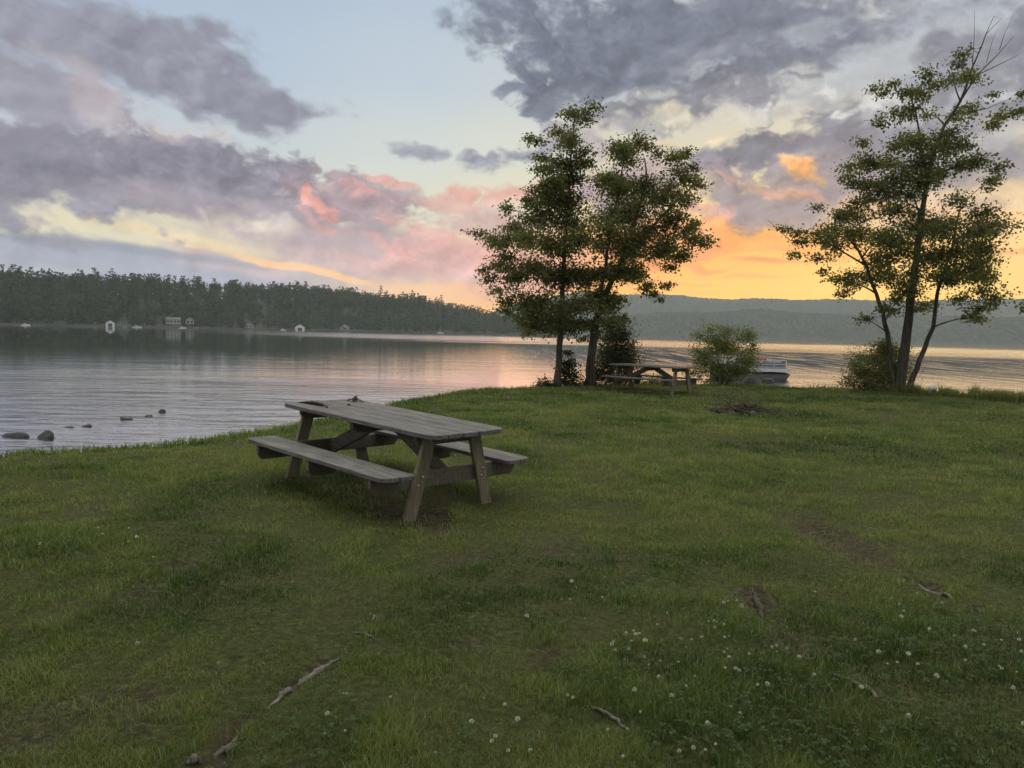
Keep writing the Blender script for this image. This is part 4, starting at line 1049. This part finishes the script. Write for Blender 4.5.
# shrubs along the bank
def shrub(name, label, cat, base, cs, seed, mat, leaf, dens, n=7, k=.033, h=.7, group=None, flat=.9, narrow=.86):
    bx, by, cl = cs; r = random.Random(seed); C = [((a - bx) * k * narrow, max(.05, (by - b) * k), c * k) for a, b, c in cl]
    st = []
    for i in range(n):
        t = C[(i * len(C)) // n]; a = Vector((r.gauss(0, .10), r.gauss(0, .15), 0)); e = Vector((t[0] * .8, r.gauss(0, .3) * (1 if n > 3 else .1), t[1] * h))
        st.append((bez(a, e, .12, 5, .06, r), .016 if n > 3 else .03, .005))
    return grow(name, label, cat, base, st, C, seed, mat, group, leaf, dens, .75, flat, True, (), 'stem', .004, .1, 0.0)
shrub('young_tree', 'dark bushy young tree behind the left end of the small distant table', 'young tree', (3.3, 24.9),
      (612, 387, [(612,320,6),(606,328,7),(619,329,7),(611,338,11),(623,338,8),(600,340,8),(600,351,11),(615,350,13),(629,351,8),(636,344,4),(597,364,11),(612,363,14),(627,365,11),(634,360,6),(602,377,10),(618,377,11),(592,377,7),(630,377,7)]), 31, DARKL, .06, 2.6, 3, narrow=.66)
shrub('shrub', 'pale green airy shrub between the small table and the moored boat', 'shrub', (7.15, 26.1),
      (722, 386, [(698,338,8),(708,330,8),(712,341,10),(726,331,8),(741,334,8),(750,339,7),(754,350,6),(749,360,8),(737,350,11),(722,347,12),(704,354,11),(692,364,7),(699,372,8),(715,367,10),(731,368,9),(745,368,9),(754,362,5),(757,335,3),(690,351,5),(760,345,3),(686,374,5),(722,378,6),(708,381,5)]), 32, PALE, .062, 2.3, 12, .034, .8)
shrub('shrub', 'dense dark green shrub at the foot of the three stemmed maple', 'shrub', (11.6, 24.6),
      (872, 393, [(850,374,11),(862,359,11),(878,351,11),(893,353,11),(900,366,11),(886,369,14),(868,374,13),(855,387,9),(842,385,7),(872,387,12),(889,385,11),(903,351,7),(838,379,5),(908,378,8),(846,365,6),(868,347,5)]), 33, PALE, .055, 2.8, 8, .032)
shrub('sapling', 'spindly leafy sapling between the two maple trunks', 'sapling', (1.72, 23.6), (566, 387, [(565,352,3),(562,361,4.5),(569,364,5),(561,372,5),(569,374,6),(564,381,6),(573,381,5)]), 34, DARKL, .075, 3, 2, .031)
shrub('weed_clump', 'low leafy weed just left of the left maple trunk', 'weed', (1.02, 23.5), (547, 386, [(545,379,3.5),(549,382,4),(542,383,3),(552,383,4)]), 35, DARKL, .065, 3, 3, .031)
shrub('weed_clump', 'low pale weeds behind the right end of the small table', 'weed', (4.75, 25.4), (658, 384, [(650,380,5),(658,377,6),(666,378,6),(674,380,5),(662,382,5),(680,381,4),(644,382,4)]), 36, PALE, .06, 2.2, 5, .033)

# the tree just outside the picture whose branch reaches in at the right
C4 = [(2.2, 5.9, .6), (1.4, 6.6, .7), (2.6, 6.9, .7), (.9, 7.4, .7), (1.8, 7.8, .7), (2.9, 5.2, .5), (3.2, 6.2, .6)]
grow('edge_tree', 'tree reaching in from the right picture edge with a bare twig', 'tree', (13.3, 17.0),
     [([(0, 0, 0), (.05, 0, 1.5), (.15, 0, 3.0), (.5, 0, 4.8), (1.2, 0, 6.2), (1.8, 0, 7.4)], .15, .03), ([(.12, 0, 2.9), (-.7, .0, 3.9), (-1.6, 0, 4.28), (-2.2, 0, 4.30), (-2.7, .02, 4.18), (-2.95, .02, 4.12)], .028, .006),
      ([(.05, 0, 1.9), (-.8, 0, 2.3), (-1.5, 0, 2.42), (-2.0, 0, 2.50)], .02, .005)],
     C4 + [(-2.05, 2.52, .12), (-1.95, 2.42, .09), (-2.75, 4.05, .05)], 24, MAPLE, dens=.8, dup=False, depth=.6,
     bare_twigs=[([(-2.5, .02, 4.22), (-2.7, .05, 4.34), (-2.78, .05, 4.42)], .006)])

# unseen maple added behind the viewer to shade near grass; lawn roots suggest one
C5 = []
_r = random.Random(55)
for k in range(34):
    a = _r.uniform(0, 6.28); q = 4.6 * math.sqrt(_r.random()); C5.append((q * math.cos(a), 6.3 + 3.2 * (1 - (q / 4.8) ** 2) * _r.random() + _r.uniform(-.6, .6), _r.uniform(.8, 1.15)))
grow('maple_tree', 'big shade maple standing at the viewer\'s back, its roots running out under the lawn', 'tree', (-.4, -2.6),
     [([(0, 0, 0), (.05, 0, 1.5), (0, .1, 3.4), (.1, .1, 5.5), (0, 0, 8.0)], .26, .05), ([(0, .1, 3.2), (1.2, .3, 4.8), (2.6, .2, 6.0)], .11, .03), ([(0, .1, 3.4), (-1.3, .2, 5.0), (-2.7, .2, 6.2)], .11, .03)],
     C5, 29, MAPLE, 'maples on the point', leaf=.12, dens=.42, depth=1.0)

# ---------------------------------------------------------------- stones, roots, brush
STONE = NT('wet_stone'); _c = STONE.coord(); _f = STONE.noise(_c, 5, 7, .65)
STONE.principled(STONE.ramp(_f, [(.3, (.010, .010, .010)), (.55, (.028, .028, .025)), (.8, (.075, .072, .064))]), .6, _f, .8, .05, .4); STONE = STONE.m
def stone_mesh(mb, c, size, seed, cuts=14):
    """a boulder: ball cut by random planes"""
    r = random.Random(seed); bm = bmesh.new(); bmesh.ops.create_icosphere(bm, subdivisions=3, radius=1)
    pl = [(Vector((r.gauss(0, 1), r.gauss(0, 1), r.gauss(0, .7))).normalized(), r.uniform(.45, .85)) for _ in range(cuts)]
    for v in bm.verts:
        p = v.co.copy()
        for n, d in pl:
            k = p.dot(n) - d
            if k > 0: p -= n * k * .93
        p *= 1 + .05 * math.sin(p.x * 7 + seed) * math.sin(p.y * 6 + 2 * seed) + r.uniform(-.012, .012)
        v.co = Vector((p.x * size[0], p.y * size[1], p.z * size[2])) + Vector(c)
    bm.verts.index_update(); mb.add([v.co for v in bm.verts], [[v.index for v in f.verts] for f in bm.faces], True); bm.free()
def stone(label, x, y, z, size, seed, rz=0, group=None):
    mb = MB(); stone_mesh(mb, (0, 0, 0), (size[0], size[1], size[2] * .82), seed); o = mb.build('boulder', STONE, None, (x, y, z)); o.rotation_euler = (0, 0, rz); tag(o, label, 'rock', group)
G = 'rocks standing out of the water'
stone('broad flat dark rock in the shallows at the left edge, longest of the water rocks', -9.90, 15.35, -.71, (.36, .2, .125), 3, .1, G)
stone('wedge shaped grey rock in the shallows touching the longest rock', -9.30, 15.3, -.68, (.21, .16, .15), 7, .4, G)
stone('sliver of dark rock cut by the left picture edge in the shallows', -10.25, 14.9, -.73, (.16, .14, .09), 12, 0, G)
stone('low flat rock at water level, left one of the close pair', -9.72, 16.85, -.71, (.18, .12, .055), 5, .1, G)
stone('low flat rock at water level, right one of the close pair', -9.45, 17.05, -.70, (.17, .11, .075), 6, .5, G)
stone('lone small rounded rock in the water, halfway between the close pair and the upright stone', -9.3, 18.45, -.70, (.20, .13, .10), 8, .2, G)
stone('small upright knob of rock farthest out in the shallow water', -9.2, 20.2, -.68, (.12, .10, .12), 9, 0, G)
stone('tiny sliver of rock awash just before the upright knob', -9.12, 19.3, -.71, (.13, .08, .05), 10, .3, G)
stone('dark mossy boulder at the water beside the pale shrub, in front of the boat', 12.15, 38.8, -.62, (.55, .45, .55), 14, 0)
stone('lower dark boulder at the water before the boat hull, right of the mossy one', 13.35, 40.0, -.68, (.5, .4, .30), 15, .3)

ROOT = NT('old_root'); _f = ROOT.noise(ROOT.coord((9, 9, 9)), 3.5, 6, .7)
ROOT.principled(ROOT.ramp(_f, [(.3, (.04, .034, .026)), (.5, (.12, .105, .085)), (.72, (.24, .22, .19))]), .9, _f, .6, .01, .2); ROOT = ROOT.m
def root_(name, label, cat, pts, rad, seed, side=(), mat=None):
    r = random.Random(seed); P = []
    for i in range(len(pts) - 1):
        for j in range(6):
            t = j / 6; x = pts[i][0] * (1 - t) + pts[i + 1][0] * t + r.gauss(0, .004); y = pts[i][1] * (1 - t) + pts[i + 1][1] * t + r.gauss(0, .004)
            P.append((x, y))
    P.append(pts[-1][:2]); n = len(P); c = P[n // 2]
    z0 = gz(*c); Q = []; RR = []
    for i, (x, y) in enumerate(P):
        w = math.sin(math.pi * min(1, max(0, (i + .5) / (n + .2)))) ** .9
        rd = rad * .62 * w * r.uniform(.75, 1.25); RR.append(max(rd, .003)); Q.append((x - c[0], y - c[1], gz(x, y) - z0 + rd * .25 + .012 * w - .004))
    mb = MB(); mb.tube(Q, RR, 8, True, .12)
    for a, b, rd in side: mb.tube([(a[0] - c[0], a[1] - c[1], gz(*a) - z0 + .015), ((a[0] + b[0]) / 2 - c[0], (a[1] + b[1]) / 2 - c[1], gz(*a) - z0 + .03), (b[0] - c[0], b[1] - c[1], gz(*b) - z0 + .008)], [rd, rd * .9, rd * .4], 6, True, .1)
    tag(mb.build(name, mat or ROOT, None, (c[0], c[1], z0)), label, cat)
root_('exposed_root', 'long crooked grey root humped out of the grass at lower left', 'root', [(-1.0, 3.12), (-.97, 3.22), (-.94, 3.38), (-.90, 3.52), (-.86, 3.63), (-.79, 3.65)], .026, 1)
root_('exposed_root', 'short pale root end breaking the soil at the bottom left corner', 'root', [(-1.11, 2.78), (-1.075, 2.86), (-1.02, 2.94)], .024, 2, [((-1.06, 2.84), (-1.01, 2.85), .014)])
root_('stone_chip', 'pale knobbly stone chip below the short root at bottom left', 'stone', [(-1.165, 2.72), (-1.145, 2.74), (-1.12, 2.755)], .024, 3)
root_('twig', 'thin pale stick lying in the grass above the crooked root', 'stick', [(-.83, 4.01), (-.76, 3.97), (-.67, 3.90)], .011, 4)
root_('twig', 'tiny pale splinter in a bare spot before the near table', 'stick', [(-.755, 4.20), (-.75, 4.26), (-.745, 4.33)], .012, 5)
root_('exposed_root', 'short curved pale root below the clover at bottom centre', 'root', [(.35, 3.27), (.42, 3.20), (.47, 3.13), (.52, 3.05)], .014, 6)
root_('exposed_root', 'gnarled bark covered root in the bare patch right of centre', 'root', [(1.62, 5.0), (1.57, 4.76), (1.53, 4.55), (1.48, 4.33)], .030, 7, (), BARK)
root_('exposed_root', 'straight grey root running through the grass at lower right', 'root', [(1.51, 3.53), (1.57, 3.42), (1.62, 3.32), (1.66, 3.22)], .020, 8)
root_('exposed_root', 'straight pale root on dark bare soil near the right edge', 'root', [(2.74, 5.24), (2.765, 5.04), (2.785, 4.86), (2.81, 4.62)], .024, 9)
root_('twig', 'small pale stick in the grass right of the near table leg', 'stick', [(.0, 6.55), (.02, 6.5), (.05, 6.44)], .008, 10)

def brush():
    r = random.Random(3); x0, y0 = 5.02, 16.5; z0 = gz(x0, y0); root = empty('brush_pile', (x0, y0, z0)); tag(root, 'low heap of dead twigs and stones in the middle of the far lawn', 'brush pile')
    mb = MB()
    for k in range(150):
        a = r.uniform(0, 6.28); q = abs(r.gauss(0, .42)); p = Vector((math.cos(a) * q * 1.25, math.sin(a) * q * .7, 0)); h = .19 * math.exp(-(q / .5) ** 2)
        d = Vector((r.gauss(0, 1), r.gauss(0, .7), r.gauss(0, .22))).normalized() * r.uniform(.12, .45); p.z = .02 + h * r.uniform(.2, 1) + abs(d.z) * .4
        mb.tube([p - d, p + Vector((r.gauss(0, .03), r.gauss(0, .03), r.gauss(0, .02))), p + d], [r.uniform(.006, .014), .008, .003], 5)
    mb.tube([(-.25, 0, .15), (-.5, .05, .34), (-.75, .05, .48)], [.012, .008, .003], 5); mb.tube([(-.1, .1, .2), (.25, .15, .36), (.6, .2, .4)], [.012, .008, .003], 5)
    mb.build('twigs', plain('dead_twig', (.075, .058, .042), .9, .4, 30), root)
    for k in range(7):
        a = k * .9 + .3; m2 = MB(); stone_mesh(m2, (math.cos(a) * .55, math.sin(a) * .38 - .05, .04), (.10 + .03 * (k % 3), .09, .08), 40 + k); m2.build('stone', STONE, root)
brush()

# ---------------------------------------------------------------- moored boat, buoys
WHITE = plain('white_paint', (.33, .33, .325), .4, .12, 5); ALU = plain('aluminium', (.60, .61, .62), .3, .15, 8, .9); DARKHULL = plain('dark_hull', (.045, .045, .048), .45, .3, 5)
GREYSEAT = plain('grey_vinyl', (.10, .10, .11), .6, .2, 9); REDC = plain('red_cover', (.42, .06, .05), .6, .2, 9)
def pontoon_boat():
    root = empty('pontoon_boat', (13.35, 43.2, WATER_Z), R(7)); root.scale = (.82, .85, 1)
    tag(root, 'white railed pontoon boat moored at the bank behind the pale shrub', 'boat')
    for s in (-1, 1):
        mb = MB(); mb.tube([(-2.45, s * .8, .16), (-2.40, s * .8, .14), (1.7, s * .8, .14), (2.15, s * .8, .20), (2.45, s * .8, .30)], [.20, .29, .29, .22, .05], 14); mb.build('pontoon', DARKHULL, root)
    mb = MB(); mb.box((-.05, 0, .50), (4.7, 2.3, .07)); mb.build('deck', DARKHULL, root)
    mb = MB()
    for s in (-1, 1): mb.box((-.05, s * 1.165, .545), (4.72, .03, .19))
    mb.box((2.315, 0, .545), (.03, 2.3, .19)); mb.build('deck_skirt', WHITE, root)
    for s in (-1, 1):                                             # railing with dark cloth panel
        mb = MB()
        for z in (.70, .86, 1.08): mb.tube([(-2.3, s * 1.13, z), (2.0, s * 1.13, z)], .020, 7)
        for x in (-2.3, -1.44, -.58, .28, 1.14, 2.0): mb.tube([(x, s * 1.13, .58), (x, s * 1.13, 1.08)], .020, 7)
        rail = mb.build('railing', WHITE, root)
        m2 = MB(); m2.box((-.15, s * 1.105, .80), (4.2, .012, .30)); m2.build('side_panel', GREYSEAT, rail)
    mb = MB()
    for z in (.70, .86, 1.08): mb.tube([(2.0, -1.13, z), (2.0, -.4, z)], .02, 7); mb.tube([(2.0, .4, z), (2.0, 1.13, z)], .02, 7)
    mb.build('bow_rail', WHITE, root)
    for x, y, w, d in ((-1.7, .7, 1.0, .6), (-1.7, -.7, 1.0, .6), (1.1, .75, 1.2, .5), (1.1, -.75, 1.2, .5)):
        mb = MB(); mb.box((x, y, .70), (w, d, .32)); mb.box((x, y + math.copysign(d * .42, y), .95), (w, .12, .28)); mb.build('seat', WHITE, root)
    mb = MB(); mb.box((-.2, .55, .84), (.5, .6, .62)); mb.tube([(-.46, .55, 1.1), (-.5, .55, 1.15)], [.16, .16], 12); mb.build('console', WHITE, root)
    mb = MB(); mb.box((.62, -.2, 1.10), (.62, .5, .14)); mb.tube([(.42, -.2, .52), (.42, -.2, 1.04)], .03, 8); mb.tube([(.82, -.2, .52), (.82, -.2, 1.04)], .03, 8); mb.build('red_cushion', REDC, root)
    mb = MB(); mb.box((-2.62, 0, .62), (.34, .34, .5)); mb.tube([(-2.62, 0, .4), (-2.62, 0, -.2)], .08, 8); mb.build('outboard_motor', DARKHULL, root)
pontoon_boat()
def buoy(label, x, y, rad):
    root = empty('mooring_buoy', (x, y, WATER_Z)); tag(root, label, 'buoy')
    mb = MB(); bm = bmesh.new(); bmesh.ops.create_uvsphere(bm, u_segments=20, v_segments=12, radius=rad); bm.verts.index_update()
    mb.add([v.co + Vector((0, 0, rad * .45)) for v in bm.verts], [[v.index for v in f.verts] for f in bm.faces], True); bm.free(); mb.build('float', WHITE, root)
    mb = MB(); mb.tube([(rad * .2 * math.cos(a), 0, rad * 1.5 + rad * .2 * math.sin(a)) for a in [k * math.pi / 6 for k in range(-1, 8)]], rad * .05, 5); mb.build('ring', STEEL, root)
buoy('round white mooring buoy floating beside the bow of the pontoon boat', 15.0, 44.0, .24)
buoy('pale mooring buoy on the water right of the three stemmed maple', 19.6, 35.9, .20)

# ---------------------------------------------------------------- houses, boathouses and boats along the far shore
WALLW = plain('white_siding', (.40, .40, .39), .7, .08, .6); ROOFG = plain('grey_shingle', (.10, .10, .10), .9, .3, .8); DARKGLASS = plain('dark_glass', (.03, .035, .04), .15, .2, 1)
WALLH = plain('grey_white_siding', (.22, .22, .215), .7, .08, .6); LOG = plain('brown_siding', (.12, .09, .065), .8, .25, .8); DOCKW = plain('dock_wood', (.26, .25, .24), .8, .25, .8)
def shore_at(az, inland):
    """place along the far shore line seen in a direction (degrees from the lawn)"""
    S_ = np.linspace(600, _fl[-1] - 1, 3000); x, y = far_pt(S_, np.full(3000, float(inland))); k = int(np.argmin(np.abs(np.degrees(np.arctan2(x, y)) - az)))
    return float(x[k]), float(y[k]), float(far_z(S_[k], inland)), math.atan2(-x[k], y[k])
def house(name, label, cat, az, inland, w, d, h, rh, wall, roof, openings, z=None, gable=True, deck=False):
    """gable end (or long side) towards the lawn; openings: (x, z0, z1, width, kind)"""
    x, y, gz_, a = shore_at(az, inland); z = gz_ if z is None else z
    root = empty(name, (x, y, z), a); tag(root, label, cat, 'houses and boathouses on the far shore')
    mb = MB()
    if gable: mb.prism([(-w / 2, 0), (w / 2, 0), (w / 2, h), (0, h + rh), (-w / 2, h)], -d / 2, d / 2, Matrix.Rotation(R(90), 4, 'X'))
    else: mb.prism([(-d / 2, 0), (d / 2, 0), (d / 2, h), (0, h + rh), (-d / 2, h)], -w / 2, w / 2, Matrix.Rotation(R(90), 4, 'Z') @ Matrix.Rotation(R(90), 4, 'X'))
    mb.build('wall', wall, root)
    mb = MB(); o = .35; sp = w if gable else d; ln = d if gable else w
    M = Matrix.Rotation(R(90), 4, 'X') if gable else Matrix.Rotation(R(90), 4, 'Z') @ Matrix.Rotation(R(90), 4, 'X')
    k = rh / (sp / 2)
    mb.prism([(-sp / 2 - o, h - o * k + .03), (0, h + rh + .03), (sp / 2 + o, h - o * k + .03), (sp / 2 + o, h - o * k + .25), (0, h + rh + .27), (-sp / 2 - o, h - o * k + .25)], -ln / 2 - o, ln / 2 + o, M)
    mb.build('roof', roof, root)
    for ox, z0, z1, ww, kd in openings:
        m2 = MB(); m2.box((ox, -d / 2 - .03, (z0 + z1) / 2), (ww, .06, z1 - z0)); f = m2.build(kd, DARKGLASS, root)
        if kd == 'window':
            m3 = MB(); fw = .09
            for q in (-1, 1): m3.box((ox + q * (ww / 2 + fw / 2), -d / 2 - .05, (z0 + z1) / 2), (fw, .1, z1 - z0 + 2 * fw)); m3.box((ox, -d / 2 - .05, (z0 + z1) / 2 + q * ((z1 - z0) / 2 + fw / 2)), (ww, .1, fw))
            m3.build('frame', WALLW, f)
    if deck:
        m2 = MB(); m2.box((0, -d / 2 - 1.6, -.1), (w + 1, 3, .2)); m2.box((0, -d / 2 - 3.05, .9), (w + 1, .08, .1))
        for i in range(9): m2.box((-(w + .8) / 2 + i * (w + .8) / 8, -d / 2 - 3.05, .3), (.1, .1, 1.1)); m2.box((-(w + .8) / 2 + i * (w + .8) / 8, -d / 2 - 3.05, -1.4), (.2, .2, 2.6))
        m2.build('deck', DOCKW, root)
house('boathouse', 'small white boathouse with a dark doorway, left one on the far shore', 'boathouse', -27.6, 1, 5.2, 7, 2.6, 1.7, WALLW, ROOFG, [(0, .1, 2.3, 2.5, 'door')], WATER_Z + .1)
house('boathouse', 'white boathouse with a wide grey doorway, right one on the far shore', 'boathouse', -15.45, 1, 7.6, 8, 2.6, 2.4, WALLW, ROOFG, [(0, .1, 2.2, 3.4, 'door')], WATER_Z + .1)
house('lake_house', 'long white house with many windows among the far shore trees', 'house', -23.75, 18, 9.5, 8, 3.0, 1.4, WALLH, ROOFG, [(-3.5, .8, 2.4, 1.5, 'window'), (-1.2, .8, 2.4, 1.5, 'window'), (1.2, .8, 2.4, 1.5, 'window'), (3.5, .8, 2.4, 1.5, 'window')], WATER_Z + 3.2, False, True)
house('lake_house', 'white gabled wing with two windows right of the long white house', 'house', -22.75, 18.5, 5.5, 8, 3.2, 1.7, WALLH, ROOFG, [(-1.3, .8, 2.6, 1.6, 'window'), (1.3, .8, 2.6, 1.6, 'window')], WATER_Z + 3.2, True)
house('cottage', 'small dim cottage half hidden in trees between the white boathouses', 'cottage', -18.9, 16, 7, 6, 2.6, 2, DOCKW, ROOFG, [(-1.6, .9, 2.1, 1.2, 'window'), (1.6, .9, 2.1, 1.2, 'window')], None, True)
house('cottage', 'small grey cottage in the trees right of the right boathouse', 'cottage', -12.3, 14, 8, 6, 2.8, 2.6, DOCKW, ROOFG, [(0, .9, 2.2, 3, 'window')], None, True)

def small_boat(label, az, off, length, mast=0):
    x, y, _, a = shore_at(az, off); root = empty('sailboat' if mast else 'moored_boat', (x, y, WATER_Z), a); tag(root, label, 'boat', 'boats moored along the far shore')
    L = length; mb = MB(); pr = []
    for i in range(9):
        t = i / 8; wv = .42 * L * .38 * math.sin(math.pi * min(1, .18 + t * .82)) ** .7 + .02
        zt = .55 + .25 * t; pr.append([((t - .5) * L, -wv, zt), ((t - .5) * L, -wv * .6, -.12), ((t - .5) * L, wv * .6, -.12), ((t - .5) * L, wv, zt)])
    vs = [q for r_ in pr for q in r_]; fs = []
    for i in range(8):
        for k in range(3): fs.append((i * 4 + k, i * 4 + k + 1, i * 4 + k + 5, i * 4 + k + 4))
        fs.append((i * 4 + 3, i * 4, i * 4 + 4, i * 4 + 7))
    fs += [(0, 1, 2, 3), (35, 34, 33, 32)]; mb.add(vs, fs); mb.build('hull', WHITE, root)
    m2 = MB(); m2.box((-.05 * L, 0, 1.0), (L * .3, L * .2, .7)); m2.build('cabin', WHITE, root)
    if mast: m2 = MB(); m2.tube([(0, 0, .6), (0, 0, mast)], [.09, .05], 6); m2.tube([(0, 0, 1.7), (-L * .42, 0, 1.7)], .06, 6); m2.build('mast', WHITE, root)
small_boat('small white sailboat with a bare mast moored off the far shore', -5.4, -18, 6.5, 8)
small_boat('low white boat left of the long white house on the far shore', -26.0, -5, 6)
small_boat('low white boat straight below the long white house on the far shore', -23.2, -6, 5)
small_boat('little white boat at the far left end of the far shore', -32.3, -4, 5)
small_boat('little white boat left of the right boathouse on the far shore', -16.6, -5, 4.5)
def dock(label, az, length):
    x, y, _, a = shore_at(az, 0); root = empty('dock', (x, y, WATER_Z), a); tag(root, label, 'dock', 'docks on the far shore')
    mb = MB(); mb.box((0, -length / 2, .55), (2.2, length, .18)); mb.build('deck', DOCKW, root)
    for i in range(4):
        for s_ in (-1, 1): m2 = MB(); m2.tube([(s_ * .95, -length * (i + .5) / 4, -1.2), (s_ * .95, -length * (i + .5) / 4, .95)], .12, 6); m2.build('post', DOCKW, root)
dock('grey dock beside the left boathouse', -26.7, 10)
dock('grey dock below the gabled wing of the white house', -22.3, 11)
dock('grey dock beside the right boathouse', -14.5, 10)
